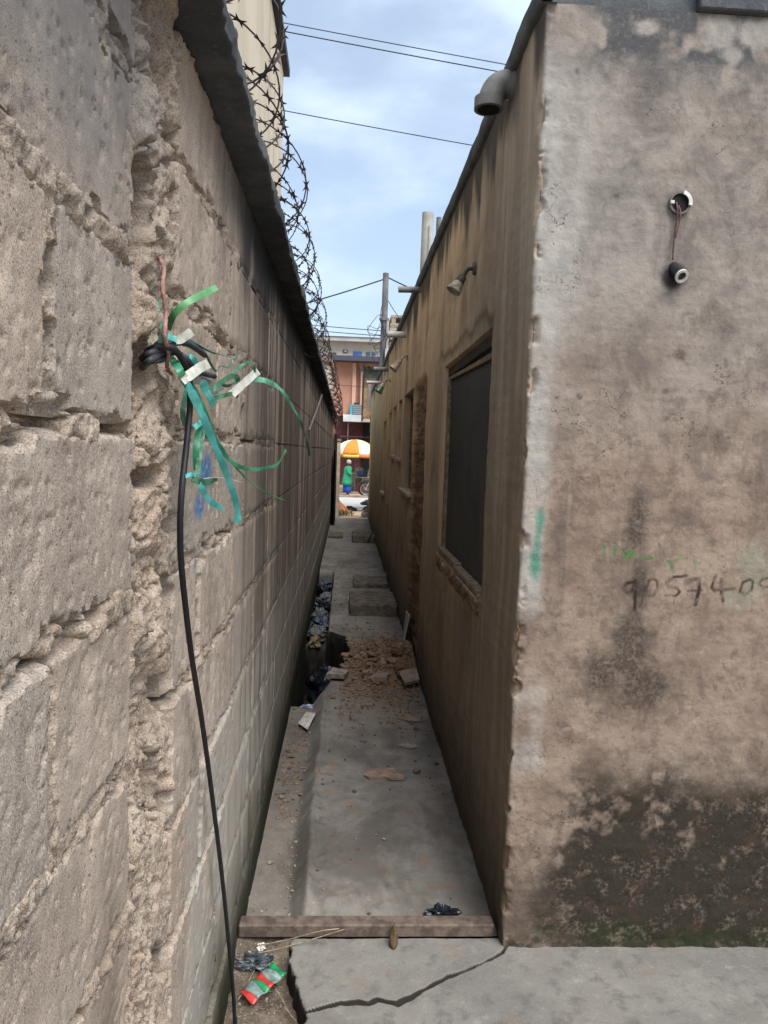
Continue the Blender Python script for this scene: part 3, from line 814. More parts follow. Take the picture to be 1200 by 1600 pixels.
# alley floor: path, shallow gutter along the block wall, open pit, ditch
fx = np.concatenate([np.arange(XL-.03, .04, .0055), np.arange(.04, XR+.04, .0095)])
fy = adaptive(2.245, 17.1, lambda y: .0075 if y < 3 else .012 if 4.45 < y < 6.4 else .0010*y*y if y < 9.5 else .10)
X, Y = np.meshgrid(fx, fy, indexing='ij')
ge = -.125+.035*(fbm(Y*1.6, Y*0, 201, 3)-.5)+.016*(fbm(Y*14, X*3, 203, 3)-.5)
Z0 = .010*(fbm(X*4, Y*3, 205, 4)-.5)+.004*(fbm(X*30, Y*24, 207, 3)-.5)
gut = ss(.030, -.05, X-ge)*ss(4.75, 4.55, Y)
Z0 = Z0-.062*gut+.008*gut*(fbm(X*12, Y*9, 209, 3)-.5)+.010*ss(.03, .0, np.abs(X-ge-.03))*ss(4.75, 4.55, Y)
hx = np.interp(Y, [4.55, 4.7, 5.0, 5.4, 5.75, 6.1, 6.3], [-.2, -.115, -.05, .05, .065, .03, -.14])+.03*(fbm(Y*5, Y*0, 211, 2)-.5)
pit = ss(.006, -.022, X-hx)*ss(4.56, 4.62, Y+.05*(fbm(X*12, Y*0, 213, 2)-.5))*ss(6.25, 6.19, Y)
Z0 = Z0-.62*pit
dt = ss(.008, -.012, X-(-.118+.02*(fbm(Y*6, Y*0, 215, 3)-.5)))*ss(6.17, 6.23, Y)*ss(9.5, 9.3, Y)
Z0 = Z0-.16*dt+.03*dt*fbm(X*15, Y*15, 217, 3)
Z0 = Z0-.02*ss(.64, .72, fbm(X*5, Y*2.4, 219, 4))*ss(7, 8, Y)*(1-dt)
# hairline broken edge beside the gutter
Z0 = Z0-.008*ss(.06, .0, np.abs(X-ge-.055))*ss(.5, .7, fbm(X*16, Y*12, 221, 3))*ss(4.6, 4.4, Y)
AF = Z0.copy()
pitc = ss(.022, .006, X-hx)*ss(4.54, 4.60, Y)*ss(6.29, 6.23, Y); pitc = np.maximum(pitc, ss(.014, .002, X+.118)*ss(6.15, 6.2, Y)*ss(9.5, 9.35, Y)*.8)  # mask of the painted shade over pit walls and ditch
tag(link('alley_floor', grid_mesh('alley_floor', np.stack([X, Y, Z0], -1), flip=True, attrs=dict(pit_shade=pitc)), M_ALLEY), 'narrow grey concrete path between the two walls with a gutter on its left', 'path', kind='structure')
def floor_z(x, y):
    i = int(np.clip(np.searchsorted(fx, x), 0, len(fx)-1)); j = int(np.clip(np.searchsorted(fy, y), 0, len(fy)-1)); return float(AF[i, j])
# deep pit walls down to the soil
MB().box((XL-.06, 4.3, -.82), (.10, 6.7, -.70)).build('pit_bottom', simple('black_pit_floor', srgb(22, 20, 18), srgb(30, 27, 24), 9, .4), bpy.data.objects['alley_floor'])

# yard slab in front of the house, broken along its left side and cracked across
sx = np.concatenate([np.arange(XL-.02, .62, .0032), np.arange(.62, 1.5, .0065), np.linspace(1.52, 4.2, 20)])
sy = np.concatenate([np.linspace(-3, 1.70, 26)[:-1], np.arange(1.70, 2.232, .0032)])
X, Y = np.meshgrid(sx, sy, indexing='ij')
edge_px = [(452, 1470), (456, 1487), (450, 1500), (455, 1520), (463, 1540), (470, 1560), (476, 1580), (480, 1590), (470, 1600)]
ep = [Fl(*p)[:2] for p in edge_px]; ep = sorted(ep, key=lambda p: p[1]); ex = np.interp(Y, [p[1] for p in ep], [p[0] for p in ep])+.026*(fbm(X*14, Y*30, 231, 4)-.5)
crack_px = [(470, 1582), (500, 1576), (530, 1568), (560, 1566), (575, 1568), (590, 1562), (620, 1568), (645, 1556), (665, 1545), (700, 1526), (735, 1513), (765, 1500), (785, 1488), (792, 1478)]
cp = [tuple(Fl(*p)[:2]) for p in crack_px]
cd = seg_dist(X, Y, cp)+.010*(fbm(X*26, Y*26, 233, 2)-.5)
cw = .5*np.interp(X, [cp[0][0], cp[3][0], cp[7][0], cp[8][0], cp[10][0], cp[-1][0]], [.004, .013, .014, .010, .005, .005])
crack = ss(cw*1.5, cw*.3, cd)
Zs = .006*(fbm(X*4, Y*4, 235, 4)-.5)+.0026*(fbm(X*38, Y*38, 237, 3)-.5)-.012*crack
plate = (Y > np.interp(X, [p[0] for p in cp], [p[1] for p in cp])) & (X < .56)
Zs = Zs+np.where(plate, .0015, 0)
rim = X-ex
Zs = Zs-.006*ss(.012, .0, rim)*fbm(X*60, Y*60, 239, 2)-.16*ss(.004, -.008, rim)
tag(link('yard_slab', grid_mesh('yard_slab', np.stack([X, Y, Zs], -1), flip=True, attrs=dict(crack=np.maximum(ss(cw*2.0, cw*.9, cd), ss(.006, .001, rim)))), M_YARD), 'cracked pale concrete slab in front of the plastered house', 'pavement', kind='structure')  # rim term paints the shadowed gap into the slab colour
sx2 = np.arange(XL-.03, -.02, .004); sy2 = np.concatenate([np.linspace(-3, 1.6, 20)[:-1], np.arange(1.6, 2.34, .005)])
X, Y = np.meshgrid(sx2, sy2, indexing='ij')
Zs = -.075+.07*ss(2.13, 2.235, Y)+.035*(fbm(X*9, Y*9, 241, 4)-.5)+.012*(fbm(X*45, Y*45, 243, 3)-.5)
tag(link('soil_patch', grid_mesh('soil_patch', np.stack([X, Y, Zs], -1), flip=True), M_SOIL), 'dark littered soil at the foot of the block wall by the broken slab', 'soil', kind='structure')
def soil_z(x, y):
    x = np.array([x]); y = np.array([y]); return float((-.075+.07*ss(2.13, 2.235, y)+.035*(fbm(x*9, y*9, 241, 4)-.5)+.012*(fbm(x*45, y*45, 243, 3)-.5))[0])

# street past the alley mouth
rx = np.linspace(-30, 30, 50); ry = np.linspace(20.6, 31.6, 40)
X, Y = np.meshgrid(rx, ry, indexing='ij')
tag(link('road', grid_mesh('road', np.stack([X, Y, zg(Y)+.012+.01*(fbm(X*.6, Y*.6, 251, 3)-.5)], -1), flip=True), M_ROAD), 'pale dusty road crossing beyond the alley mouth', 'road', kind='structure')
M_KERB = simple('kerb_concrete', srgb(150, 132, 118), srgb(118, 98, 86), 3, .95, .1, 0, .4, 30)
mb = MB()
for i in range(30): mb.box((-30+i*2+.01, 31.6, -.5), (-28+i*2-.01, 31.8, -.33), .02)
tag(mb.build('kerb', M_KERB), 'low brown stained kerb along the far side of the road', 'kerb', kind='structure')

# ================================================================== windows and fittings of the house
M_SCREEN = NT('dark_insect_netting', .7, .25)
f = M_SCREEN.noise(2.5, 4, .6)
M_SCREEN.color(M_SCREEN.mix(M_SCREEN.rng(f, .35, .65), srgb(62, 60, 58), srgb(78, 75, 71)))
wv = M_SCREEN.N.new('ShaderNodeTexWave'); wv.inputs['Scale'].default_value = 160; wv.bands_direction = 'Z'; M_SCREEN.lk(M_SCREEN.pos, wv.inputs['Vector'])
M_SCREEN.bump(wv.outputs['Fac'], .25, .001); M_SCREEN = M_SCREEN.m
M_WOOD = simple('weathered_window_wood', srgb(150, 134, 114), srgb(108, 92, 76), 30, .85, .2, 0, .3, 120)
M_DARKWOOD = simple('dark_shutter_wood', srgb(70, 62, 56), srgb(50, 46, 42), 14, .85, .2, 0, .3, 90)
M_ROUGHPLASTER = simple('rough_mud_plaster', srgb(140, 116, 94), srgb(104, 84, 66), 22, .95, .1, 0, .8, 50)
win = empty('window', (XR+.06, 3.43, 1.0)); win.parent = house; win.location = Vector((XR+.06, 3.43, 1.0))-Vector(house.location)
win['label'] = 'large window opening closed with dark insect netting'
y0, y1, z0, z1 = 2.785, 4.092, 1.008, 2.022
MB().box((XR+.030, y0+.012, z0+.012), (XR+.034, y1-.012, z1-.012)).build('netting', M_SCREEN, win)
fo = MB()
fo.box((XR+.014, y1-.060, z0+.012), (XR+.040, y1-.002, z1-.055), .004)
fo.build('frame_post', M_WOOD, win)
MB().box((XR+.020, y0+.002, z0+.012), (XR+.040, y0+.03, z1-.055), .004).build('frame_post', M_WOOD, win)
MB().box((XR+.016, y0+.004, z1-.050), (XR+.040, y1-.004, z1-.006), .004).build('head_rail', M_DARKWOOD, win)
mb = MB(); mb.add([(XR+.017, y0+.01, 1.925), (XR+.028, y0+.01, 1.925), (XR+.028, y0+.01, 1.945), (XR+.017, y0+.01, 1.945), (XR+.017, y1-.06, 1.955), (XR+.028, y1-.06, 1.955), (XR+.028, y1-.06, 1.972), (XR+.017, y1-.06, 1.972)], [(0, 1, 2, 3), (7, 6, 5, 4), (0, 4, 5, 1), (1, 5, 6, 2), (2, 6, 7, 3), (3, 7, 4, 0)])
mb.build('batten', M_WOOD, win)
mb = MB(); mb.box((XR-.006, 3.42, z0+.002), (XR+.028, y1-.004, z0+.032), .004); mb.build('sill_board', M_WOOD, win)
mb = MB(); mb.box((XR-.012, y0+.004, z0-.006), (XR+.028, 3.44, z0+.020), .004); mb.build('sill_board', M_WOOD, win)
mb = MB(); mb.box((XR-.020, y0+.02, z0-.028), (XR+.026, 3.30, z0-.008), .003); mb.build('sill_strip', M_WOOD, win)
# rough broken sill ledge
uy = np.linspace(2.74, 4.22, 150); vv = np.linspace(0, 1, 14)
Y, V_ = np.meshgrid(uy, vv, indexing='ij')
pro = (.008+.014*fbm(Y*6, V_*2, 261, 3)+.018*(fbm(Y*30, V_*8, 263, 3, .65)-.5))*np.sin(np.clip(V_*1.15, 0, 1)*math.pi)**.6*ss(2.74, 2.8, Y)*ss(4.22, 4.12, Y)
Xs = XR+.012-pro*1.2; Zs = .998-.10*V_-.03*V_*fbm(Y*8, Y*0, 265, 2)
link('broken_sill', grid_mesh('broken_sill', np.stack([Xs, Y, Zs], -1)), M_ROUGHPLASTER, house)
LW = ['dark shuttered window', 'narrow dark window', 'narrow dark window', 'narrow recess', 'tall dark window']
for (a, b, c, d, dep), nm in zip(WIN[1:], LW):
    if nm == 'narrow recess': continue
    w = empty('window'); w.parent = house; w.location = Vector((XR+dep*.6, (a+b)/2, c))-Vector(house.location)
    xx = XR+dep*.55
    MB().box((xx+.012, a+.03, c+.03), (xx+.020, b-.03, d-.03)).build('shutter', M_DARKWOOD, w)
    for (lo, hi) in (((xx-.01, a+.004, c+.006), (xx+.03, a+.032, d-.006)), ((xx-.01, b-.032, c+.006), (xx+.03, b-.004, d-.006)), ((xx-.008, a+.033, d-.034), (xx+.03, b-.033, d-.006)), ((xx-.008, a+.033, c+.006), (xx+.03, b-.033, c+.034))):
        MB().box(lo, hi, .003).build('frame', M_WOOD, w)
    MB().box((XR-.035, a-.04, c-.035), (XR+dep*.5, b+.04, c+.003), .006).build('sill', simple('sill_cement', srgb(176, 160, 138), srgb(140, 122, 102), 25), w)

M_PVC = simple('weathered_grey_pipe', srgb(122, 122, 120), srgb(98, 98, 96), 12, .6, .3, 0, .2, 60)
M_PVCL = simple('pale_asbestos_pipe', srgb(188, 186, 182), srgb(160, 158, 154), 6, .7, .3, 0, .2, 40)
def pipe_bend(name, pts, r, mat, parent, n=20, lip=0):
    return link(name, tube_mesh(name, pts, r, n, 10), mat, parent)
# overflow elbow near the corner
py_, pz_ = 2.60, 2.815
R_ = .044
pts = [(XR+.05, py_, pz_), (XR-.005, py_, pz_), (XR-.040, py_, pz_-.004), (XR-.062, py_, pz_-.022), (XR-.074, py_, pz_-.050), (XR-.0812, py_, pz_-.080)]
el = pipe_bend('overflow_elbow', pts, [R_]*5+[R_*1.0], M_PVC, house, 24)
mb = MB(); mb.cyl((XR-.0812, py_, pz_-.088), (XR-.0812, py_, pz_-.050), R_+.006, n=24, cap=False); mb.cyl((XR-.0812, py_, pz_-.088), (XR-.0812, py_, pz_-.086), R_+.006, n=24)
link('collar', mb.mesh('collar', True), M_PVC, el)
MB().cyl((XR-.0812, py_, pz_-.090), (XR-.0812, py_, pz_-.0885), R_-.006, n=24).build('mouth', simple('black_void', srgb(14, 14, 14)), el)
MB().cyl((XR+.02, py_, pz_), (XR-.012, py_, pz_), R_+.008, n=24).build('socket', M_PVC, el)
# rainwater spouts
for (px, py, ln, r, mt) in ((657, 453, .17, .024, M_PVC), (634, 523, .17, .03, M_PVCL), (607, 577, .2, .03, M_PVC), (598, 598, .25, .026, M_PVCL)):
    p = Rw(px, py)
    sp = MB().cyl((XR+.10, p[1], p[2]+.003), (XR-ln, p[1], p[2]-.004), r, n=16, cap=False)
    sp.cyl((XR+.09, p[1], p[2]+.003), (XR-ln+.002, p[1], p[2]-.004), r*.86, n=16)
    sp.build('rain_spout', mt, house, True)
p = Rw(597, 600)
MB().cyl((XR-.2, p[1], p[2]), (XR-.19, p[1], p[2]-.42), .03, n=12).build('spout_drop', M_PVCL, house)
# vent pipes standing on the roof
for (px, py, Y, r, nm) in ((669, 333, 6.6, .052, 'vent_pipe'), (686, 340, 6.4, .022, 'vent_pipe')):
    p = A(px, py, Y)
    vp = MB().cyl((p[0]-.004, Y, H_TOP), (p[0], Y, p[2]), r, n=18, cap=False); vp.cyl((p[0]-.004, Y, H_TOP), (p[0], Y, p[2]-.02), r*.88, n=18)
    v = vp.build(nm, M_PVCL if r > .03 else M_PVC, house, True)
    if r > .03:
        MB().cyl((p[0]+.012, Y-r-.006, H_TOP), (p[0]+.014, Y-r-.006, H_TOP+.62), .010, n=8).build('small_pipe', M_PVCL, v)
# outdoor lamp holders on the alley side
M_PORC = simple('dirty_porcelain', srgb(184, 172, 156), srgb(128, 112, 96), 40, .6, .4)
M_TIN = simple('blackened_tin', srgb(84, 76, 68), srgb(60, 54, 50), 40, .6, .4)
M_GREENGLASS = simple('green_glass', srgb(60, 104, 70), srgb(40, 80, 54), 30, .3, .6)
def lamp(px, py, s, mats, tilt):
    p = Rw(px, py); y, z = p[1], p[2]
    r = empty('lamp_holder'); r.parent = house; r.location = Vector((XR, y, z))-Vector(house.location)
    MB().cyl((XR+.01, y, z+.055*s), (XR-.012, y, z+.055*s), .030*s, .026*s, 16).build('backplate', mats[1], r, True)
    link('arm', tube_mesh('arm', [(XR-.008, y, z+.055*s), (XR-.03*s, y, z+.052*s), (XR-.046*s, y-.004, z+.030*s), (XR-.056*s, y-.006, z+.010*s)], .009*s, 8, 5), mats[1], r)
    d = Vector((-.35-tilt, -.15, -1)).normalized(); a = Vector((XR-.054*s, y-.006, z+.018*s))
    MB().cyl(a, a+d*.032*s, .017*s, .022*s, 16).build('cap', mats[1], r, True)
    MB().cyl(a+d*.033*s, a+d*.078*s, .021*s, .034*s, 18).build('shade', mats[0], r, True)
lamp(742, 440, 1.0, (M_PORC, M_TIN), .25)
lamp(637, 569, 1.3, (M_PORC, M_PORC), .5)
lamp(610, 604, 1.6, (M_GREENGLASS, M_PORC), .3)
# front: round conduit box with bare wire down to a lamp ring
M_WHITEPL = simple('chipped_white_plastic', srgb(214, 212, 206), srgb(186, 182, 174), 40, .5, .4)
M_VOID = simple('black_hole', srgb(24, 22, 24))
M_WIRE = simple('old_flex', srgb(96, 74, 74), srgb(70, 56, 56), 60, .7)
cx, cz = F2(1060, 319)
cb = empty('conduit_box'); cb.parent = house; cb.location = Vector((cx, YC, cz))-Vector(house.location)
def ring(mbx, c, r0, r1, y0, y1, a0, a1, n=24, sx=1, sz=1):
    v = []; f = []
    for i in range(n+1):
        a = a0+(a1-a0)*i/n
        for rr, yy in ((r0, y0), (r1, y0), (r1, y1), (r0, y1)):
            v.append((c[0]+math.cos(a)*rr*sx, yy, c[1]+math.sin(a)*rr*sz))
    for i in range(n):
        for j in range(4): f.append((i*4+j, (i+1)*4+j, (i+1)*4+(j+1) % 4, i*4+(j+1) % 4))
    mbx.add(v, f); return mbx
yw = YC-.012
MB().cyl((cx, YC+.02, cz), (cx, yw+.004, cz), 15*K, n=24).build('hole', M_VOID, cb)
mb = ring(MB(), (cx, cz), 14*K, 17*K, yw+.006, yw-.002, 0, 2*math.pi, 28); mb.build('rim', simple('old_rim', srgb(112, 106, 100)), cb)
mb = ring(MB(), (cx+.001, cz+.001), 12*K, 17.5*K, yw-.003, yw-.007, -.3, 1.35, 14); mb.build('cover_fragment', M_WHITEPL, cb)
MB().box((cx-16*K, yw-.006, cz-2.5*K), (cx-10*K, yw-.001, cz+2.5*K), .001).build('lug', M_WHITEPL, cb)
W = lambda px, py, o=.012: (F2(px, py)[0], YC-o, F2(px, py)[1])
link('wire', tube_mesh('wire', [W(1055, 312, .0), W(1054, 330, .02), W(1053, 350, .016), W(1051, 368, .014), W(1049, 390, .014), W(1047, 408, .018)], .0026, 6, 6), M_WIRE, cb)
link('wire', tube_mesh('wire', [W(1059, 318, .0), W(1058, 336, .022), W(1056, 355, .018), W(1052, 374, .015)], .0022, 6, 6), simple('red_flex', srgb(120, 84, 88)), cb)
lx, lz = F2(1051, 419)
lr = empty('lamp_ring'); lr.parent = house; lr.location = Vector((lx, YC, lz))-Vector(house.location)
d = Vector((.15, -.8, -.6)).normalized(); a = Vector((lx+.004, YC+.01, lz+.004))
MB().cyl(a, a+d*.055, 9.5*K, n=20).build('lamp_socket', simple('black_bakelite', srgb(30, 30, 34), None, 20, .4, .5), lr, True)
e = a+d*.056
u_ = d.orthogonal().normalized(); w_ = d.cross(u_); v = []; fcs = []
for i in range(24):
    t = 2*math.pi*i/24
    for rr, dd in ((6.6*K, 0), (10.5*K, 0), (10.5*K, .006), (6.6*K, .006)):
        v.append(e+u_*math.cos(t)*rr+w_*math.sin(t)*rr+d*dd)
for i in range(24):
    for j in range(4): fcs.append((i*4+j, ((i+1) % 24)*4+j, ((i+1) % 24)*4+(j+1) % 4, i*4+(j+1) % 4))
MB().add(v, fcs).build('porcelain_ring', M_WHITEPL, lr, True)

# ================================================================== razor wire along the coping
M_RAZOR = simple('rusty_razor_wire', srgb(66, 54, 52), srgb(44, 38, 40), 30, .6, .4, .5)
def coil_center(y):
    x = np.interp(y, [1, 2.5, 5, 7.5, 9, 10.5, 13, 16], [-.40, -.40, -.40, -.39, -.35, -.29, -.27, -.26])
    z = np.interp(y, [1, 2.5, 5, 7.5, 9, 10.5, 13, 16], [2.60, 2.58, 2.56, 2.54, 2.46, 2.36, 2.22, 2.12])
    return x, z
rz_root = empty('razor_wire', (XL-.1, 8, Z_TOP+.07))
tag(rz_root, 'rusty concertina razor wire coiled along the top of the block wall', 'razor wire')
helix = []
for hand, ph, pitch in ((1, .6, .33), (-1, 2.1, .36)):
    t = np.arange(0, (16.0-1.0)/pitch*2*math.pi, .16)
    y = 1.0+t/(2*math.pi)*pitch
    cx_, cz_ = coil_center(y)
    rr = (.185+.03*np.sin(t*.37+ph))*np.interp(y, [0, 8, 12, 16], [1, 1, .9, .8])
    x = cx_+rr*np.cos(hand*t+ph); z = cz_+rr*.92*np.sin(hand*t+ph)
    y = y+.05*np.sin(t*.53+ph*2)+.06*np.cos(hand*t+ph)
    z = np.where(x < XL+.05, np.maximum(z, Z_TOP+.056), z)
    helix.append(np.stack([x, y, z], 1))
for H in helix:
    link('wire_coil', tube_mesh('wire_coil', H, .0026, 4, 0), M_RAZOR, rz_root)
bv = []; bf = []
for H in helix:
    seg = np.linalg.norm(np.diff(H, axis=0), axis=1); s = np.concatenate([[0], np.cumsum(seg)])
    for d in np.arange(.04, s[-1], .072):
        p = np.array([np.interp(d, s, H[:, k]) for k in range(3)]); q = np.array([np.interp(d+.01, s, H[:, k]) for k in range(3)])
        T = (q-p)/(np.linalg.norm(q-p)+1e-9); r = np.array([random.gauss(0, 1) for _ in range(3)]); W_ = np.cross(T, r); W_ /= np.linalg.norm(W_)
        Nn = np.cross(T, W_)
        a = .019; w = .015; i0 = len(bv)
        for (u, v_) in ((-a, w), (-.004, .0045), (.004, .0045), (a, w), (a*.55, 0), (a, -w), (.004, -.0045), (-.004, -.0045), (-a, -w), (-a*.55, 0)):
            for sg in (.0007, -.0007): bv.append(tuple(p+T*u+W_*v_+Nn*sg))
        idx = [i0+2*k for k in range(10)]
        fr_q = [(0, 1, 8, 9)][:0]
        top_ = [(9, 0, 1), (9, 1, 7), (9, 7, 8), (1, 2, 6), (1, 6, 7), (2, 3, 4), (2, 4, 6), (4, 5, 6)]
        bf += [tuple(i0+2*k for k in t3) for t3 in top_]+[tuple(i0+2*k+1 for k in t3[::-1]) for t3 in top_]
me = bpy.data.meshes.new('barbs'); me.from_pydata(bv, [], bf); me.update()
o = link('barbs', me, M_RAZOR, rz_root); o['kind'] = 'stuff'
tag(link('upright_spike', tube_mesh('upright_spike', [(-.335, 3.05, Z_TOP+.06), (-.335, 3.05, Z_TOP+.16), (-.334, 3.05, Z_TOP+.23)], .005, 6, 3), M_RAZOR, rz_root))
# thin stick and loose tie wires hooked on the wall further down
M_STICK = simple('grey_metal_rod', srgb(120, 116, 112), srgb(84, 80, 78), 40, .6, .3)
p0, p1 = L(503, 617, .06), L(483, 672, .03)
tag(link('metal_rod', tube_mesh('metal_rod', [p0, (p0+p1)/2+np.array([.003, 0, 0]), p1], .008, 7, 3), M_STICK), 'thin grey metal rod hooked on the far block wall under the razor wire', 'rod')
p0, p1 = L(475, 552, .012), L(497, 554, .055)
tag(link('tie_wire', tube_mesh('tie_wire', [p0, (p0+p1)/2+np.array([0, 0, -.02]), p1], .002, 6, 5), M_STICK), 'short loop of tie wire on the dark stretch under the coping', 'wire')

# ================================================================== cable, rope and packing straps in the hole of the wall
M_CABLE = simple('black_cable', srgb(34, 34, 40), srgb(24, 24, 28), 30, .5, .4)
M_ROPE = simple('pink_rope', srgb(176, 138, 130), srgb(140, 104, 98), 90, .9, .1, 0, .6, 220)
def lp(px, py, o): return tuple(L(px, py, o))
cab = [lp(222, 560, -.05), lp(232, 548, .0), lp(250, 542, .022), lp(275, 548, .042), lp(294, 585, .050), lp(297, 630, .048), lp(291, 700, .046), lp(283, 780, .044), lp(282, 860, .040), lp(289, 940, .036), lp(300, 1030, .030), lp(316, 1130, .026), lp(331, 1240, .025), lp(347, 1370, .030), lp(358, 1480, .036), lp(365, 1560, .042), lp(367, 1600, .045)]
b = cab[-1]; cab += [(b[0], b[1]+.01, b[2]*.4), (b[0]+.004, b[1], soil_z(-.25, b[1])+.012), (b[0]+.02, b[1]-.05, soil_z(-.23, b[1]-.05)+.008), (b[0]+.03, b[1]-.16, soil_z(-.22, b[1]-.16)+.008)]
tag(link('black_cable', tube_mesh('black_cable', cab, .0052, 10, 8), M_CABLE), 'long black cable hanging from the hole in the block wall down to the soil', 'cable')
for i, pts in enumerate(([lp(214, 575, -.06), lp(226, 556, .0), lp(250, 546, .02), lp(272, 536, .035), lp(295, 538, .045), lp(320, 555, .05)],
                         [lp(216, 582, -.06), lp(232, 566, .004), lp(252, 562, .02), lp(270, 550, .03), lp(290, 560, .05), lp(308, 580, .055), lp(335, 588, .06)],
                         [lp(215, 590, -.06), lp(228, 568, .006), lp(246, 556, .018), lp(258, 545, .022), lp(250, 536, .01), lp(236, 548, -.02)])):
    lab = ('upper grey cable end poking out of the wall hole above the straps', 'lower grey cable end bent out of the wall hole behind the white strap', 'small loop of dark cable stuffed into the wall hole')[i]
    tag(link('cable_end', tube_mesh('cable_end', pts, .0050, 9, 8), simple('grey_cable', srgb(62, 62, 66), srgb(44, 44, 48), 30, .5, .4)), lab, 'cable')
rope = [lp(240, 380, -.05), lp(248, 400, .0), lp(256, 420, .018), lp(254, 450, .024), lp(259, 490, .028), lp(257, 525, .032), lp(263, 552, .030), lp(261, 575, .022), lp(268, 584, .008)]
tag(link('pink_rope', tube_mesh('pink_rope', rope, [.0036, .0034, .003, .0034, .003, .0036, .0034, .003, .003], 9, 10, .4), M_ROPE), 'frayed pink rope hanging down the seam above the cable hole', 'rope')
def mat_strap(name, a, b, trans=.25):
    n = NT(name, .42, .4)
    f = n.noise(26, 3, .5); c = n.mix(n.rng(f, .35, .65), a, b); c = n.mix(n.rng(n.noise(120, 4, .7), .5, .7, 0, .55), c, srgb(150, 146, 130)); n.color(n.mix(.12, c, srgb(140, 130, 116)))
    n.b.inputs['Transmission Weight'].default_value = 0.0
    n.b.inputs['Subsurface Weight'].default_value = 0.0
    return n.m
SG_ = mat_strap('green_strap', srgb(20, 132, 96), srgb(36, 152, 112)); ST_ = mat_strap('teal_strap', srgb(62, 186, 178), srgb(92, 204, 196)); SD_ = mat_strap('dark_green_strap', srgb(24, 96, 72), srgb(44, 124, 92)); SW_ = mat_strap('white_strap', srgb(206, 206, 196), srgb(178, 180, 168)); SP_ = mat_strap('pale_green_strap', srgb(96, 186, 150), srgb(132, 206, 172)); SO_ = mat_strap('olive_green_strap', srgb(66, 140, 84), srgb(86, 158, 100))
def strap(label, pts, w, mat, wd=(0, .25, 1), tw=0.0, curl=0.03):
    w = w*1.12; tw = tw*.6
    me = ribbon_mesh('packing_strap', [lp(*p) for p in pts], w, .0009, wd, tw, 8, curl, False)
    return tag(link('packing_strap', me, mat), label, 'strap', 'plastic packing straps tied in the wall hole')
strap('stiff olive green strap end pointing up to the right above the bundle', [(262, 515, .02), (270, 494, .035), (285, 478, .05), (310, 463, .07), (339, 449, .09)], .0095, SO_, (0, -.7, .5))
strap('short dark green strap tucked against the rope at the top of the bundle', [(246, 470, .006), (243, 490, .012), (241, 505, .014)], .011, SG_, (0, 1, 0))
strap('thin dark green strap curling up behind the pink rope', [(251, 500, .01), (254, 520, .018), (250, 535, .022), (262, 545, .03)], .006, SD_, (0, .6, .6), 1.2)
strap('teal strap wrapped round the rope near the hole', [(248, 528, .012), (262, 525, .034), (280, 534, .040), (296, 540, .034)], .008, ST_, (0, 0, 1), .8)
strap('small white strap end sticking out at the top of the bundle', [(266, 532, .03), (282, 530, .045), (300, 518, .06)], .012, SW_, (0, -.2, 1), .3)
strap('dark teal twisted cord reaching right with a knotted tip', [(290, 528, .04), (310, 540, .05), (335, 552, .055), (358, 557, .055), (366, 562, .05), (370, 552, .05)], .004, mat_strap('dark_teal_strap', srgb(20, 104, 108), srgb(34, 128, 128)), (0, 0, 1), 7)
strap('curled dark teal strand dropping from the knotted cord', [(300, 535, .045), (320, 552, .05), (330, 570, .05), (338, 580, .05), (345, 572, .05), (355, 574, .05), (368, 568, .05)], .004, SD_, (0, .5, .5), 5)
strap('wide white strap band folded across the middle of the bundle', [(284, 595, .05), (298, 585, .062), (312, 575, .070), (326, 568, .072)], .014, SW_, (0, .6, .75), .2)
strap('dark green strap under the white band', [(264, 556, .02), (272, 565, .035), (282, 580, .05), (290, 598, .05), (298, 606, .05)], .011, SG_, (0, .8, .3), .3)
strap('teal loop bulging behind the white band', [(280, 570, .03), (296, 558, .05), (306, 568, .055), (298, 582, .05), (290, 590, .045)], .009, ST_, (0, .3, 1), .6)
strap('crumpled pale strap between the two white bands', [(300, 592, .05), (320, 596, .055), (336, 606, .05), (345, 610, .05), (330, 618, .045), (318, 605, .045)], .014, mat_strap('dirty_white_strap', srgb(160, 170, 156), srgb(120, 138, 120)), (0, .3, 1), 1.6)
strap('curled green and white strap tangle right of the bundle', [(330, 610, .05), (345, 598, .06), (362, 588, .065), (372, 592, .06), (360, 602, .05), (342, 600, .048)], .010, SD_, (0, .2, 1), 1.8)
strap('lower dark green strap curl in the tangle', [(335, 622, .05), (350, 618, .06), (366, 615, .06), (372, 620, .05)], .008, SD_, (0, .1, 1), .9)
strap('upper white strap band at the right of the tangle', [(362, 616, .06), (378, 602, .07), (398, 584, .08), (404, 580, .08)], .016, SW_, (0, .6, .7), .1)
strap('green strap arching over the right white band', [(362, 588, .06), (374, 574, .07), (388, 566, .08), (396, 572, .08), (399, 582, .08)], .006, SD_, (0, .5, .5), .4)
strap('long pale green strap arching out to the far right', [(398, 592, .08), (418, 596, .09), (438, 608, .10), (455, 632, .105), (470, 660, .11), (479, 688, .11), (484, 712, .11)], .0125, SP_, (.5, .2, .8), .3, .06)
strap('long straight teal strap hanging lowest in the bundle', [(292, 600, .05), (304, 622, .06), (318, 652, .066), (334, 692, .07), (350, 730, .072), (364, 768, .072), (371, 796, .072), (371, 818, .07)], .0125, ST_, (0, 1, .3), .25)
strap('short broad teal strap end right of the long one', [(316, 598, .06), (326, 616, .065), (335, 633, .066)], .013, ST_, (0, 1, .2))
strap('long green strap sweeping right and curling up at its tip', [(300, 602, .052), (315, 630, .058), (328, 665, .062), (345, 700, .066), (365, 724, .07), (390, 733, .074), (415, 732, .078), (435, 724, .08), (447, 703, .082)], .0085, SG_, (0, .4, .8), .5)
strap('thin green strap trailing lowest to the right', [(345, 702, .05), (365, 726, .055), (390, 752, .06), (420, 772, .062), (448, 783, .064)], .0045, SO_, (0, .2, 1), .4)
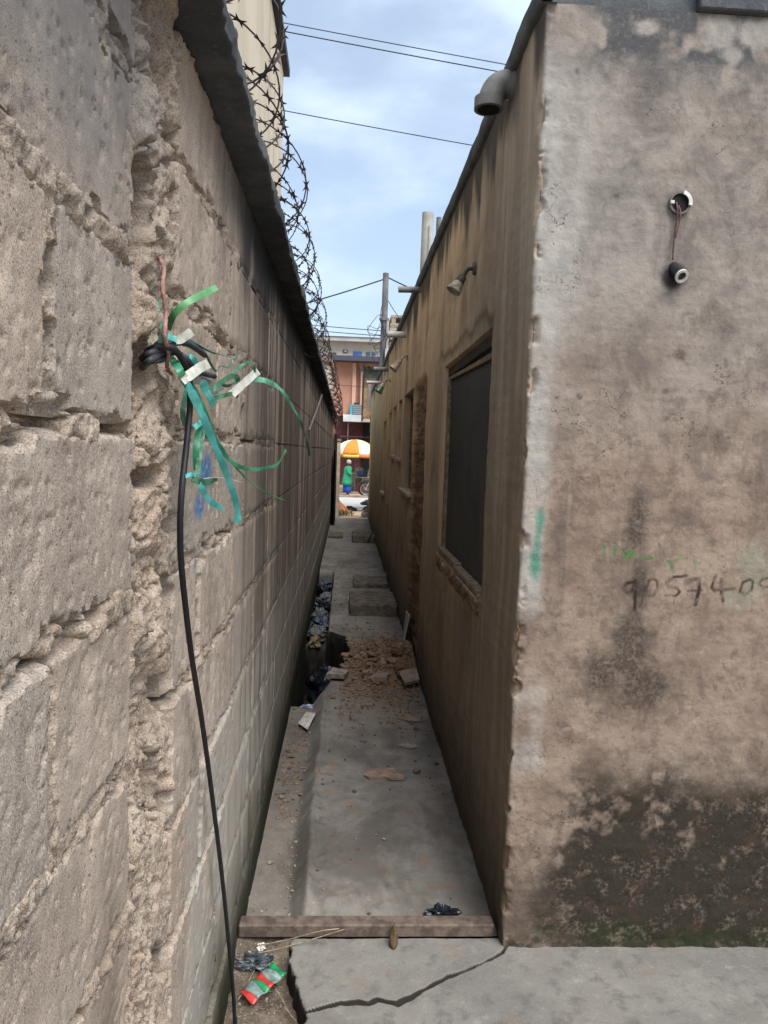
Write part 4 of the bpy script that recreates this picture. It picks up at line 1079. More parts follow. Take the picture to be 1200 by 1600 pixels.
strap('dark green strap hanging straight beside the cable with a knot', [(316, 655, .05), (309, 680, .05), (306, 710, .05), (308, 735, .05)], .010, SG_, (0, 1, .1), .9)
strap('second dark green strap hanging beside it', [(322, 650, .055), (316, 682, .055), (311, 715, .055), (309, 742, .055)], .008, SD_, (0, 1, .1), .6)
strap('green strap stub knotted at the bottom of the hanging straps', [(300, 748, .05), (312, 752, .055), (326, 754, .055), (340, 747, .052)], .010, SD_, (0, .1, 1), .6)
strap('short teal strap tail below the knot', [(312, 757, .055), (320, 772, .058), (332, 786, .06), (347, 794, .062)], .010, ST_, (0, .8, .6), .2)
strap('tiny teal strap tip poking left of the knot', [(290, 744, .05), (300, 741, .052), (308, 744, .052)], .006, ST_, (0, 0, 1))
strap('narrow green strap curving behind the cable', [(292, 610, .03), (286, 640, .03), (288, 660, .03), (295, 668, .03)], .008, SD_, (0, 1, .1), .4)
strap('light teal strap sliver at the fork of the hanging straps', [(304, 668, .058), (314, 660, .058), (322, 652, .058)], .008, ST_, (0, .5, .8))
strap('thin white thread looping from the knot', [(318, 748, .05), (335, 746, .055), (355, 748, .056), (372, 752, .058), (380, 754, .058)], .0016, SW_, (0, 0, 1))

# ================================================================== things on the floor
M_BAR = simple('rusted_steel_bar', srgb(116, 102, 92), srgb(84, 72, 64), 26, .8, .3, .15, .5, 90)
a, b = Fl(372, 1463), Fl(771, 1463)
yb = 2.232
bar = MB(); bar.box((XL+.004, yb, .004), (XR-.012, yb+.052, .048), .005)
tag(bar.build('threshold_bar', M_BAR), 'rusty brown steel bar lying across the alley entrance', 'bar')
M_LEAF = simple('dry_brown_leaf', srgb(112, 92, 68), srgb(78, 66, 48), 40, .8, .2, 0, .4, 100)
p = Fl(617, 1482, .004)
v = []; f = []
for i in range(7):
    t = i/6; w = .016*math.sin(math.pi*min(1, .12+t*.95))**.7
    for k in (-1, -.5, 0, .5, 1):
        v.append((p[0]-.005+.004*t+w*k*.9, p[1]+.022-.030*(1-t)**1.2+.008*abs(k), p[2]+.004+.062*t-.008*abs(k)*(1-t)))
for i in range(6):
    for k in range(4): f.append((i*5+k, i*5+k+1, i*5+k+6, i*5+k+5))
lo = MB().add(v, f).build('dry_leaf', M_LEAF, None, True)
so = lo.modifiers.new('thickness', 'SOLIDIFY'); so.thickness = .0012
tag(lo, 'curled dry brown leaf leaning on the steel bar', 'leaf')

def crumple(name, c, size, seed, mat, label, cat, flat=.5, sub=4, amp=.5, group=None):
    import bmesh
    bm = bmesh.new(); bmesh.ops.create_icosphere(bm, subdivisions=sub, radius=1)
    V = np.array([v.co for v in bm.verts])
    n = sum(a*(fbm(V[:, 0]*k+seed, V[:, 1]*k+V[:, 2]*k*1.7, seed, 2)-.5) for k, a in ((1.4, 1.0), (2.8, .5), (6, .22)))
    rid = np.abs(fbm(V[:, 0]*4+seed*2, V[:, 2]*4+V[:, 1]*3, seed+5, 2)-.5)
    r = 1+amp*n*1.6-amp*.8*ss(.12, 0, rid)
    for v, k in zip(bm.verts, r): v.co = Vector((v.co.x*size[0]*k, v.co.y*size[1]*k, max(-.25, v.co.z*k)*size[2]))
    me = bpy.data.meshes.new(name); bm.to_mesh(me); bm.free()
    zmin = min(v.co.z for v in me.vertices)
    o = link(name, me, mat, None, (c[0], c[1], c[2]-zmin))
    return tag(o, label, cat, group)
M_BLKBAG = simple('black_polythene', srgb(34, 38, 46), srgb(22, 24, 30), 30, .32, .5)
M_CLRBAG = simple('dirty_clear_polythene', srgb(128, 128, 128), srgb(84, 86, 90), 30, .35, .5)
M_PAPER = simple('white_paper', srgb(214, 210, 202), srgb(180, 174, 164), 30, .9)
M_BLUEBAG = simple('blue_polythene', srgb(62, 70, 88), srgb(96, 104, 118), 25, .35, .5)
p = Fl(692, 1436); crumple('plastic_bag', (p[0], yb+.115, floor_z(p[0], yb+.115)-.002), (.058, .04, .034), 3, M_BLKBAG, 'flat black plastic scrap behind the steel bar near the house corner', 'bag')
p = Fl(390, 1478, -.06); crumple('plastic_bag', (-.245, 2.185, soil_z(-.245, 2.185)-.008), (.065, .03, .03), 5, simple('grey_polythene', srgb(92, 98, 104), srgb(48, 52, 56), 40, .35, .5), 'crumpled grey plastic bag under the left end of the steel bar', 'bag')
p = Fl(407, 1500, -.06); crumple('paper_ball', (p[0], p[1], soil_z(p[0], p[1])-.002), (.017, .014, .016), 8, M_PAPER, 'small white crumpled paper on the soil by the broken slab', 'paper', sub=3)
# torn sachet strip lying on the soil
M_SG = simple('sachet_green', srgb(24, 140, 84), srgb(30, 120, 76), 60, .35, .5); M_SR = simple('sachet_red', srgb(196, 58, 52), srgb(168, 40, 42), 60, .35, .5); M_SC = simple('sachet_foil', srgb(142, 160, 152), srgb(96, 112, 110), 45, .3, .5)
c0, c1 = Fl(384, 1566, -.06), Fl(436, 1528, -.06); ax = c1-c0; ln = np.linalg.norm(ax); ax /= ln; wv_ = np.cross([0, 0, 1], ax)
sroot = empty('sachet_strip', tuple((c0+c1)/2+np.array([0, 0, -.0])))
tag(sroot, 'torn strip of two red and green sachets lying on the soil', 'wrapper')
for k, (t0, t1, mt, nm) in enumerate(((0, .14, M_SR, 'red_seal'), (.14, .38, M_SC, 'foil_pouch'), (.38, .5, M_SG, 'green_seal'), (.5, .64, M_SR, 'red_seal'), (.64, .88, M_SC, 'foil_pouch'), (.88, 1.02, M_SG, 'green_seal'))):
    n_, m_ = 9, 9; V = np.zeros((n_, m_, 3))
    for i in range(n_):
        for j in range(m_):
            t = t0+(t1-t0)*i/(n_-1); s = (j/(m_-1)-.5)
            q = c0+ax*ln*t+wv_*s*.062
            puff = (.006 if 'pouch' in nm else .001)*math.sin(math.pi*i/(n_-1))*math.cos(s*math.pi)
            V[i, j] = (q[0], q[1], -.046+.016*t+puff+.004*math.sin(t*17+s*5)+.006*s)
    o = link(nm, grid_mesh(nm, V), mt, sroot)
    so = o.modifiers.new('thickness', 'SOLIDIFY'); so.thickness = .0006
M_STRAW = simple('dry_straw', srgb(172, 156, 132), srgb(130, 112, 90), 60, .9)
tw = [((366, 1494, -.03), (420, 1486, -.01), (480, 1470, .02), (538, 1452, .052), 'pale straw lying from the soil up onto the steel bar'), ((400, 1478, -.01), (450, 1468, .01), (500, 1455, .055), (530, 1451, .056), 'second pale straw crossing over the steel bar'), ((372, 1562, -.055), (385, 1540, -.05), (398, 1515, -.05), (406, 1503, -.045), 'dry stalk leaning beside the white paper'), ((430, 1545, -.055), (440, 1560, -.055), (450, 1580, -.055), (462, 1595, -.055), 'dry twig on the soil right of the sachets'), ((366, 1520, -.06), (385, 1512, -.06), (400, 1500, -.055), (425, 1482, -.05), 'thin stalk across the soil behind the white paper')]
for a_, b_, c_, d_, lab in tw:
    tag(link('straw', tube_mesh('straw', [tuple(Fl(*q)) for q in (a_, b_, c_, d_)], .0016, 5, 6), M_STRAW), lab, 'straw')
# pebbles
M_BRICKF = simple('broken_mud_brick', srgb(142, 119, 100), srgb(116, 96, 81), 30, .95, .1, 0, .8, 90)
M_BRICKD = simple('dark_mud_brick', srgb(118, 92, 74), srgb(94, 74, 60), 30, .95, .1, 0, .8, 90)
M_STONE = simple('grey_stone', srgb(158, 148, 136), srgb(122, 112, 102), 30, .95, .1, 0, .6, 90)
M_TILE = simple('cement_tile_piece', srgb(152, 134, 118), srgb(126, 110, 96), 20, .9, .15, 0, .4, 90)
rocks = [rock_mesh('fragment%d' % i, i+1, flat=(1, .75+.05*(i % 4), .55+.06*(i % 3))) for i in range(8)]
rock_v = {}
def put_rock(name, x, y, z, s, mat, label, cat, group=None, i=None):
    i = random.randrange(8) if i is None else i
    key = (i, mat.name)
    if key not in rock_v:
        m = rocks[i].copy(); m.materials.append(mat); rock_v[key] = m
    o = bpy.data.objects.new(name, rock_v[key]); COL.objects.link(o)
    o.scale = (s, s, s); o.rotation_euler = (random.uniform(-.3, .3), random.uniform(-.3, .3), random.uniform(0, 6.28)); o.location = (x, y, z+s*.36)
    return tag(o, label, cat, group)
for (px, py, s, mt, lab) in ((423, 1325, .021, M_STONE, 'white stone lying in the gutter halfway to the rubble'), (599, 1312, .013, M_STONE, 'largest of three pebbles in the middle of the path'), (588, 1306, .010, M_STONE, 'left pebble of three in the middle of the path'), (580, 1311, .008, M_BRICKF, 'brown pebble beside the middle pebbles'), (556, 1311, .007, M_STONE, 'small pebble left of the three middle pebbles'),
                             (651, 1207, .034, M_BRICKF, 'brown brick chunk near the house wall in front of the rubble'), (669, 1214, .022, M_BRICKF, 'smaller brick chunk next to the brown chunk'), (682, 1194, .024, M_BRICKD, 'dark brick chunk touching the house wall'), (650, 1140, .026, M_BRICKD, 'small dark block left of the house wall behind the chunks'), (450, 1158, .02, M_BRICKD, 'brown stone in the gutter nearest the white paper'), (456, 1167, .028, M_BRICKF, 'tan stone pair in the gutter'), (440, 1228, .02, M_STONE, 'flat pale stone at the gutter edge'), (447, 1232, .018, M_STONE, 'pale stone beside it in the gutter'),
                             (452, 1183, .016, M_BRICKD, 'dark pebble in the middle of the gutter'), (490, 1410, .009, M_STONE, 'pebble near the steel bar beside the gutter edge'), (506, 1390, .008, M_BRICKF, 'tiny brown pebble near the gutter edge'), (548, 1124, .018, M_BRICKD, 'lone dark stone in front of the rubble'), (520, 1090, .026, M_BRICKF, 'rounded brick lump at the left front of the rubble'), (590, 1090, .03, M_BRICKF, 'orange brick lump at the front of the rubble'), (566, 1107, .014, M_BRICKD, 'small dark lump in front of the rubble')):
    q = Fl(px, py); put_rock('stone', q[0], q[1], floor_z(q[0], q[1])-s*.1, s, mt, lab, 'stone')
# thin broken slabs
def slab_piece(label, quad, th, mat, tilt=0.0, zoff=0.0):
    q = [Fl(*p) for p in quad]; c = sum(q)/len(q); z = max(floor_z(p[0], p[1]) for p in q)+zoff
    n = len(q); v = []
    for k, zz in ((.97, z), (1, z+th)):
        for i, p in enumerate(q): v.append((c[0]+(p[0]-c[0])*k, c[1]+(p[1]-c[1])*k, zz+tilt*(p[1]-c[1])+.003*math.sin(i*2.1)))
    f = [tuple(range(n))[::-1], tuple(range(n, 2*n))]+[(i, (i+1) % n, n+(i+1) % n, n+i) for i in range(n)]
    me = MB().add(v, f)
    return tag(me.build('slab_fragment', mat), label, 'slab')
slab_piece('thin pinkish plaster fragment lying in the middle of the path', [(568, 1214), (576, 1219), (600, 1216), (608, 1220), (632, 1221), (630, 1214), (618, 1209), (616, 1204), (574, 1205)], .012, simple('pinkish_plaster_piece', srgb(164, 140, 124), srgb(134, 112, 98), 25, .95))
slab_piece('thin broken board near the house wall behind the plaster fragment', [(620, 1124), (640, 1130), (660, 1128), (640, 1120)], .010, M_TILE)
slab_piece('pale flaked cement patch beside the house wall', [(620, 1166), (640, 1172), (654, 1168), (642, 1160)], .004, M_STONE)
slab_piece('grey tile piece bridging the pit edge at the left of the rubble', [(509, 1064), (538, 1066), (545, 1058), (520, 1053)], .03, M_STONE, 0, .02)
slab_piece('square tile piece stuck in the rubble front', [(584, 1072), (604, 1073), (607, 1064), (588, 1063)], .03, M_TILE, 0, .03)
slab_piece('large broken tile at the right front of the rubble', [(622, 1066), (632, 1080), (655, 1075), (650, 1063)], .02, M_TILE, .15, .05)
slab_piece('brown tile standing behind the large broken tile', [(613, 1060), (622, 1068), (640, 1062), (632, 1050)], .03, M_BRICKD, .3, .06)
p = Fl(400, 1120, 0)
q = [Fl(*t) for t in ((466, 1120), (481, 1131), (493, 1112), (479, 1103))]
v = [(a_[0], a_[1], floor_z(a_[0], a_[1])+.025) for a_ in q]; v2 = [(a_[0], a_[1], a_[2]+.002) for a_ in v]
tag(MB().add(v+v2, [(3, 2, 1, 0), (4, 5, 6, 7), (0, 1, 5, 4), (1, 2, 6, 5), (2, 3, 7, 6), (3, 0, 4, 7)]).build('paper_sheet', M_PAPER), 'grey white sheet of paper lying in the gutter before the pit', 'paper')
p = Fl(481, 1090); crumple('wrapper', (p[0], p[1], floor_z(p[0], p[1]-.1)), (.045, .02, .015), 12, simple('blue_white_wrapper', srgb(190, 196, 214), srgb(70, 84, 140), 40, .35, .5), 'blue and white plastic wrapper at the front lip of the pit', 'wrapper', sub=3)

# rubble heap across the path
hy = np.linspace(4.55, 6.25, 120); hx_ = np.linspace(.075, XR, 90)
X, Y = np.meshgrid(hx_, hy, indexing='ij')
sh = ss(1.0, .2, np.sqrt(((X-.36)/.40)**2+((Y-5.35)/.72)**2)+.35*(fbm(X*8, Y*6, 301, 3)-.5))
FZ = AF[np.clip(np.searchsorted(fx, hx_), 0, len(fx)-1)][:, np.clip(np.searchsorted(fy, hy), 0, len(fy)-1)]
FZ = np.where(FZ < -.05, -.75, FZ)
Zh = FZ-.02+.125*sh+.045*sh*(fbm(X*26, Y*20, 303, 3)-.5)*2+.02*sh*fbm(X*60, Y*50, 305, 2)
heap = tag(link('rubble_heap', grid_mesh('rubble_heap', np.stack([X, Y, Zh], -1), flip=True), simple('orange_rubble_earth', srgb(132, 108, 88), srgb(106, 86, 70), 24, .95, .1, 0, 1, 70)), 'heap of orange brown earth rubble across the path beside the pit', 'rubble', kind='stuff')
def heap_z(x, y):
    i = int(np.clip(np.searchsorted(hx_, x), 0, 89)); j = int(np.clip(np.searchsorted(hy, y), 0, 119)); return max(float(Zh[i, j]), floor_z(x, y))
for i in range(90):
    for _ in range(50):
        x, y = random.uniform(.0, .50), random.uniform(4.66, 5.95)
        if random.random() < sh[int(max(0, x-.075)/(XR-.075)*89), int((y-4.55)/1.7*119)]+.06: break
    s = random.choice((.018, .024, .03, .038, .05, .065))
    put_rock('brick_fragment', x, y, heap_z(x, y)-s*.25, s, random.choice((M_BRICKF, M_BRICKF, M_BRICKD, M_BRICKD, M_TILE)), 'broken orange brown brick fragment lying in the rubble heap', 'brick', 'brick fragments in the rubble heap')
# fine gravel, nobody could count it
def scatter(name, label, n, fn, smin, smax, mat):
    V = []; F = []
    base = [Vector(v.co) for v in rock_mesh('g', 77, sub=1, angular=False, rough=.2).vertices][:12]
    oct_v = [(1, 0, 0), (-1, 0, 0), (0, 1, 0), (0, -1, 0), (0, 0, .7), (0, 0, -.7)]; oct_f = [(0, 2, 4), (2, 1, 4), (1, 3, 4), (3, 0, 4), (2, 0, 5), (1, 2, 5), (3, 1, 5), (0, 3, 5)]
    for _ in range(n):
        x, y, z = fn(); s = smin+(smax-smin)*random.random()**2.5; a = random.uniform(0, 6.3); b = len(V); k = [random.uniform(.6, 1.2) for _ in range(3)]
        for (u, v_, w) in oct_v:
            u, v_, w = u*k[0], v_*k[1], w*k[2]
            V.append((x+s*(u*math.cos(a)-v_*math.sin(a)), y+s*(u*math.sin(a)+v_*math.cos(a)), z+s*(w+.25*u)+s*.3))
        F += [tuple(q+b for q in t) for t in oct_f]
    me = bpy.data.meshes.new(name); me.from_pydata(V, [], F); me.update()
    return tag(link(name, me, mat), label, 'gravel', kind='stuff')
def g1():
    y = random.gauss(5.15, .5)
    while not 3.9 < y < 6.6: y = random.gauss(5.15, .5)
    x = random.uniform(.0, .51)
    while floor_z(x, y) < -.08: x = random.uniform(.0, .51)
    return x, y, heap_z(x, y)
scatter('rubble_grit', 'fine orange grit spread round the rubble heap', 3400, g1, .003, .018, M_BRICKF)
def g2():
    y = 2.3+random.random()**1.3*2.3; x = random.uniform(XL+.015, -.15); return x, y, floor_z(x, y)
scatter('gutter_gravel', 'fine gravel lying along the gutter', 650, g2, .0015, .008, M_STONE)
def g2b():
    y = 3.1+random.random()*1.5; x = random.uniform(XL+.015, -.16); return x, y, floor_z(x, y)
scatter('gutter_grit', 'brown grit in the far part of the gutter', 260, g2b, .003, .016, M_BRICKF)
def g3():
    y = 2.3+random.random()**.8*9; x = random.uniform(-.09, .51); return x, y, floor_z(x, y)
scatter('path_grit', 'scattered grit on the concrete path', 900, g3, .002, .012, M_BRICKD)
def g4():
    x = random.uniform(XL+.01, -.14); y = random.uniform(1.8, 2.22); return x, y, soil_z(x, y)
scatter('soil_grit', 'pale grit on the soil by the broken slab', 260, g4, .0015, .006, M_STONE)

# steps and loose slabs further down the path
M_STEP = simple('worn_step_concrete', srgb(118, 109, 98), srgb(84, 77, 69), 14, .95, .1, 0, .6, 60)
def rough_box(name, lo, hi, label, mat, cat='step', amp=.02):
    nx, ny, nz = 14, 10, 6
    import bmesh
    bm = bmesh.new(); bmesh.ops.create_cube(bm, size=1); bmesh.ops.subdivide_edges(bm, edges=bm.edges[:], cuts=9, use_grid_fill=True)
    for v in bm.verts:
        p = Vector((lo[0]+(v.co.x+.5)*(hi[0]-lo[0]), lo[1]+(v.co.y+.5)*(hi[1]-lo[1]), lo[2]+(v.co.z+.5)*(hi[2]-lo[2])))
        e = sorted([abs(abs(v.co.x)-.5), abs(abs(v.co.y)-.5), abs(abs(v.co.z)-.5)])[1]
        k = amp*(1.0 if e < .02 else .45)
        d = np.array([float(fbm(np.array([p.x*13+p.z*9]), np.array([p.y*13+p.z*5]), 311+i, 3)[0])-.5 for i in range(3)])
        c = (Vector(lo)+Vector(hi))/2
        v.co = p+Vector(d)*k-(p-c).normalized()*(amp*.5 if e < .02 else 0)
    me = bpy.data.meshes.new(name); bm.to_mesh(me); bm.free()
    return tag(link(name, me, mat), label, cat)
rough_box('concrete_step', (.07, 6.86, -.03), (.525, 7.55, .115), 'nearest worn concrete step block against the house wall behind the rubble', M_STEP)
rough_box('concrete_step', (.12, 8.3, -.03), (.525, 8.9, .05), 'low concrete step slab behind the nearest step block', M_STEP)
rough_box('concrete_step', (.14, 12.45, -.03), (.525, 13.3, .12), 'farthest concrete step block below the house wall', M_STEP)
rough_box('concrete_slab', (-.28, 13.0, -.03), (-.02, 13.6, .05), 'small flat slab at the foot of the block wall near the alley mouth', M_STEP, 'slab')
p0, p1 = Fl(573, 851), Fl(590, 836, .2)
tag(link('dark_stick', tube_mesh('dark_stick', [(.40, 12.40, .012), (.44, 12.43, .10), (.49, 12.5, .19)], .012, 6, 3), M_DARKWOOD), 'short dark stick propped against the farthest step', 'stick')
p = Fl(649, 1000); tag(MB().hull([(XR-.07, 5.55, .04), (XR-.02, 5.95, .05), (XR-.055, 5.55, .06), (XR-.005, 5.6, .30), (XR-.012, 5.6, .30), (XR-.004, 5.9, .27), (XR-.012, 5.9, .27)]).build('leaning_board', simple('pale_board', srgb(168, 160, 148), srgb(140, 130, 118), 20)), 'small pale board leaning on the house wall behind the rubble', 'board')
crumple('plastic_bag', (-.11, 5.72, -.40), (.15, .30, .21), 19, M_BLKBAG, 'bulky black plastic bag sunk in the pit beside the rubble', 'bag', sub=4, amp=.25)
# refuse in the ditch
lit = [(6.55, M_CLRBAG, 'pale crumpled plastic nearest the pit in the ditch'), (6.95, M_BLUEBAG, 'dark blue plastic bag in the ditch'), (7.3, M_CLRBAG, 'clear plastic bag heaped behind the blue bag in the ditch'), (7.7, M_BLKBAG, 'black plastic bag in the middle of the ditch'), (8.15, M_CLRBAG, 'grey plastic bag behind the black bag in the ditch'), (8.6, M_BLKBAG, 'black plastic bag at the far end of the ditch'), (9.0, M_BLUEBAG, 'last bluish plastic scrap where the ditch ends')]
for i, (y, mt, lab) in enumerate(lit):
    crumple('plastic_bag', (-.21+.02*math.sin(i*2), y, -.12), (.085, .21, .075), 20+i, mt, lab, 'bag', sub=4, amp=.3)
p = Fl(483, 990); crumple('wrapper', (-.23, 6.3, -.14), (.06, .09, .07), 31, simple('yellowish_wrapper', srgb(150, 136, 100), srgb(112, 100, 78), 30), 'yellowish crumpled wrapper at the back lip of the pit', 'wrapper', sub=3)

# ================================================================== tall cream building behind the block wall
def mat_wallpaint(name, a, b, streak, sx=2.0):
    n = NT(name, .9, .2)
    f = n.noise(1.2, 4, .6); c = n.mix(n.rng(f, .35, .65), srgb(*a), srgb(*b))
    st = n.noise(1, 5, .6, n.mapv((sx*2, sx*2, .12))); c = n.mix(n.rng(st, .54, .72, 0, .55), c, srgb(*streak))
    n.color(c); n.bump(n.noise(30, 4, .6), .2, .004); return n.m
M_CREAM = mat_wallpaint('cream_paint', (206, 194, 172), (192, 180, 160), (140, 128, 108))
M_ROOFD = simple('dark_roof_sheet', srgb(64, 68, 76), srgb(48, 52, 58), 4, .7)
e0, e1 = on(443, 115, 0, -1.15), on(430, 0, 0, -1.15)
cbd = empty('cream_building', (-3, 8, -.1)); tag(cbd, 'tall streaked cream building with a dark eave behind the left wall', 'building')
yE = float(e0[1]); zE = float(e0[2])
MB().box((-6, 2.0, -.1), (-1.15, yE, zE)).build('wall', M_CREAM, cbd)
sl = .03
MB().add([(-6, 1.9, zE+.35), (-1.06, 1.9, zE+.30), (-1.06, yE+.10, zE+.0), (-6, yE+.10, zE+.0), (-6, 1.9, zE+.50), (-1.06, 1.9, zE+.45), (-1.06, yE+.10, zE+.12), (-6, yE+.10, zE+.12)], [(3, 2, 1, 0), (4, 5, 6, 7), (0, 1, 5, 4), (1, 2, 6, 5), (2, 3, 7, 6), (3, 0, 4, 7)]).build('roof', M_ROOFD, cbd)
MB().box((-2.0, 2.0, zE-.001), (-1.152, yE-.05, zE+.12)).build('eave_board', M_ROOFD, cbd)
q = on(437, 240, 0, -1.13)
MB().cyl((-1.10, yE-.25, 0), (-1.10, yE-.25, 4.9), .045, n=10).build('downpipe', simple('grey_brown_pipe', srgb(140, 132, 116)), cbd, True)

# small outbuilding past the end of the wall
ob = empty('outbuilding', (-1.5, 20, 0)); tag(ob, 'small cream outbuilding with a thin roof slab past the end of the block wall', 'building')
MB().box((-3, 18.0, -.1), (-.46, 23.2, 3.66)).build('wall', mat_wallpaint('pale_cream_paint', (214, 202, 178), (198, 188, 166), (150, 140, 118)), ob)
MB().box((-3.1, 17.9, 3.662), (-.40, 23.35, 3.78), .01).build('roof_slab', M_KERB, ob)

# ================================================================== gate at the alley mouth
M_BLACKM = simple('black_painted_steel', srgb(30, 32, 38), srgb(46, 44, 44), 12, .5, .4)
M_PINK = mat_wallpaint('faded_pink_plaster', (176, 134, 112), (156, 120, 100), (96, 78, 66), 4)
gp = empty('gate_pillar', (-.33, 16.4, 0)); tag(gp, 'faded pink gate pillar at the end of the block wall', 'pillar')
MB().box((-.62, 16.22, -.1), (-.262, 16.6, 2.35), .01).build('shaft', M_PINK, gp)
MB().box((-.65, 16.19, 2.352), (-.235, 16.63, 2.42), .01).build('cap', M_COPING, gp)
gt = empty('steel_gate', (-.2, 16.3, 0)); tag(gt, 'black steel gate leaf folded back against the left of the alley mouth', 'gate')
MB().box((-.258, 15.3, .03), (-.228, 16.2, 1.55)).build('sheet', M_BLACKM, gt)
for y in (15.3, 16.16): MB().box((-.262, y, .0), (-.205, y+.04, 1.9), .003).build('stile', M_BLACKM, gt)
for z in (.1, .8, 1.5): MB().box((-.226, 15.341, z), (-.21, 16.159, z+.04)).build('rail', M_BLACKM, gt)
wp = A(530, 690, 17.0)
pp = empty('white_post', (float(wp[0]), 17.0, 0)); tag(pp, 'square white post with a chipped top beside the gate', 'post')
MB().box((wp[0]-.05, 16.95, -.1), (wp[0]+.035, 17.05, wp[2]), .006).build('shaft', simple('chalky_white_paint', srgb(212, 198, 176), srgb(186, 170, 148), 6), pp)
MB().box((wp[0]-.075, 16.93, wp[2]+.001), (wp[0]+.05, 17.07, wp[2]+.06), .01).build('cap', M_STONE, pp)
g0, g1_ = A(531, 681, 17.0), A(588, 681, 17.0)
gb = MB().box((g0[0], 17.06, 1.86), (g1_[0]+.15, 17.1, 1.90), .004); tag(gb.build('gate_beam', simple('rusty_beam', srgb(110, 78, 70), srgb(84, 60, 56))), 'rusty steel beam over the alley mouth', 'beam')
dp_ = MB().box((.60, 17.02, -.1), (.70, 17.12, 2.55), .006); tag(dp_.build('timber_post', M_DARKWOOD), 'dark timber post at the right of the alley mouth', 'post')
pa = A(578, 652, 17.3); pb = A(584, 676, 17.3)
tag(MB().box((pa[0], 17.13, pb[2]), (pb[0]+.1, 17.17, pa[2]+.05), .004).build('meter_box', simple('grey_box', srgb(138, 138, 134), srgb(110, 110, 106))), 'small grey box fixed high on the dark timber post', 'box')

# board shack overhanging on the right
sh0, sh1 = A(569, 575, 19.5), A(600, 655, 19.5)
shk = empty('board_shack', (1.2, 20.5, 0)); tag(shk, 'brown board shack with a corrugated roof at the right of the alley mouth', 'shack')
nb = 5; zt_, zb_ = sh0[2], sh1[2]; cols_ = ((150, 122, 94), (138, 112, 88), (156, 130, 102), (128, 104, 82), (88, 96, 90))
for i in range(nb):
    a_ = zb_+(zt_-zb_)*i/nb; b_ = zb_+(zt_-zb_)*(i+1)/nb-.012
    cc = cols_[i]
    MB().box((sh0[0]+.004*i, 19.5+.004*(i % 2), a_), (2.6, 19.53, b_), .004).build('board', simple('shack_board%d' % i, srgb(*cc), srgb(*[int(k*.8) for k in cc]), 6, .9), shk)
MB().box((sh0[0]+.0, 19.54, zb_), (sh0[0]+.03, 21.5, zt_)).build('side_wall', simple('shack_side', srgb(86, 70, 58)), shk)
MB().box((.95, 19.54, -.1), (2.6, 21.5, zb_)).build('lower_wall', M_PINK, shk)
cxs = np.linspace(sh0[0]-.06, 2.7, 70); cys = np.linspace(19.3, 21.7, 5)
X, Y = np.meshgrid(cxs, cys, indexing='ij')
CR_ = grid_mesh('corrugated_roof', np.stack([X, Y, zt_+.03+.022*np.sin(X*52)+.10*(Y-19.3)/2.4], -1), flip=True)
ro = link('corrugated_roof', CR_, simple('rusty_corrugated_sheet', srgb(120, 112, 108), srgb(88, 80, 76), 3, .6, .4, .3), shk); ro.modifiers.new('t', 'SOLIDIFY').thickness = .004

# utility pole with wires
pb_ = A(598, 590, 24.0); pt = A(603, 427, 24.0)
up = empty('utility_pole', (float(pb_[0]), 24.0, -.2)); tag(up, 'grey concrete utility pole rising behind the roof of the plastered house', 'pole')
M_POLE = simple('grey_pole_concrete', srgb(120, 118, 118), srgb(98, 96, 98), 3, .9)
MB().cyl((pb_[0]-.02, 24, -.2), (pt[0], 24, pt[2]), .15, .095, 12).build('shaft', M_POLE, up, True)
cz_ = A(604, 500, 24)[2]
MB().box((pt[0]-.14, 23.85, cz_-.04), (pt[0]+.14, 24.15, cz_+.04), .01).build('clamp', M_POLE, up)
MB().cyl((pt[0]+.12, 23.9, 2.5), (pt[0]+.10, 23.9, cz_), .045, n=10).build('conduit', simple('white_conduit', srgb(176, 172, 166)), up, True)
MB().box((pt[0]+.04, 23.72, A(600, 575, 23.8)[2]), (pt[0]+.34, 23.84, A(600, 545, 23.8)[2]), .01).build('meter_cabinet', simple('pale_cabinet', srgb(186, 184, 178), srgb(160, 158, 152)), up)
for i in range(14):
    a_ = random.uniform(0, 6.28); z0_ = cz_+random.uniform(-1.1, .5); r_ = random.uniform(.25, .7)
    pts = [(pt[0]+.13*math.cos(a_), 24+.13*math.sin(a_), z0_), (pt[0]+r_*.7*math.cos(a_), 23.85, z0_-random.uniform(-.2, .5)), (pt[0]+r_*math.cos(a_+.5), 23.8, z0_-random.uniform(.1, .9)), (pt[0]+.12*math.cos(a_+1), 23.88, z0_-random.uniform(.4, 1.3))]
    link('loose_wire', tube_mesh('loose_wire', pts, .009, 4, 6), M_CABLE, up)
def wire(label, p, q, r, sag):
    pts = [np.array(p)+(np.array(q)-np.array(p))*t-np.array([0, 0, sag*4*t*(1-t)]) for t in np.linspace(0, 1, 9)]
    return tag(link('overhead_wire', tube_mesh('overhead_wire', pts, r, 5, 4), M_CABLE), label, 'wire')
def long_wire(label, a_, b_, Y, r, ext=(0.0, .6), sag=.02):
    p, q = A(*a_, Y), A(*b_, Y); d = q-p; wire(label, p-d*ext[0], q+d*ext[1], r, sag)
long_wire('topmost overhead wire crossing the sky from the cream building', (436, 34), (792, 99), yE-.2, .0075, (.12, .9))
long_wire('second overhead wire just below the topmost one', (436, 47), (780, 110), yE-.2, .009, (.12, .9))
long_wire('single lower overhead wire crossing the middle of the sky', (436, 171), (738, 225), yE-.2, .0075, (.1, .9))
wl_ = A(478, 468, 24)
wire('wire sagging from the utility pole down to the left behind the razor wire', (pt[0]-.09, 24, A(602, 437, 24)[2]), wl_-np.array([1.6, 0, .6]), .022, .05)
wire('wire dropping from the utility pole to the right behind the roof', (pt[0]+.09, 24, A(604, 434, 24)[2]), A(690, 470, 23.9), .022, .03)
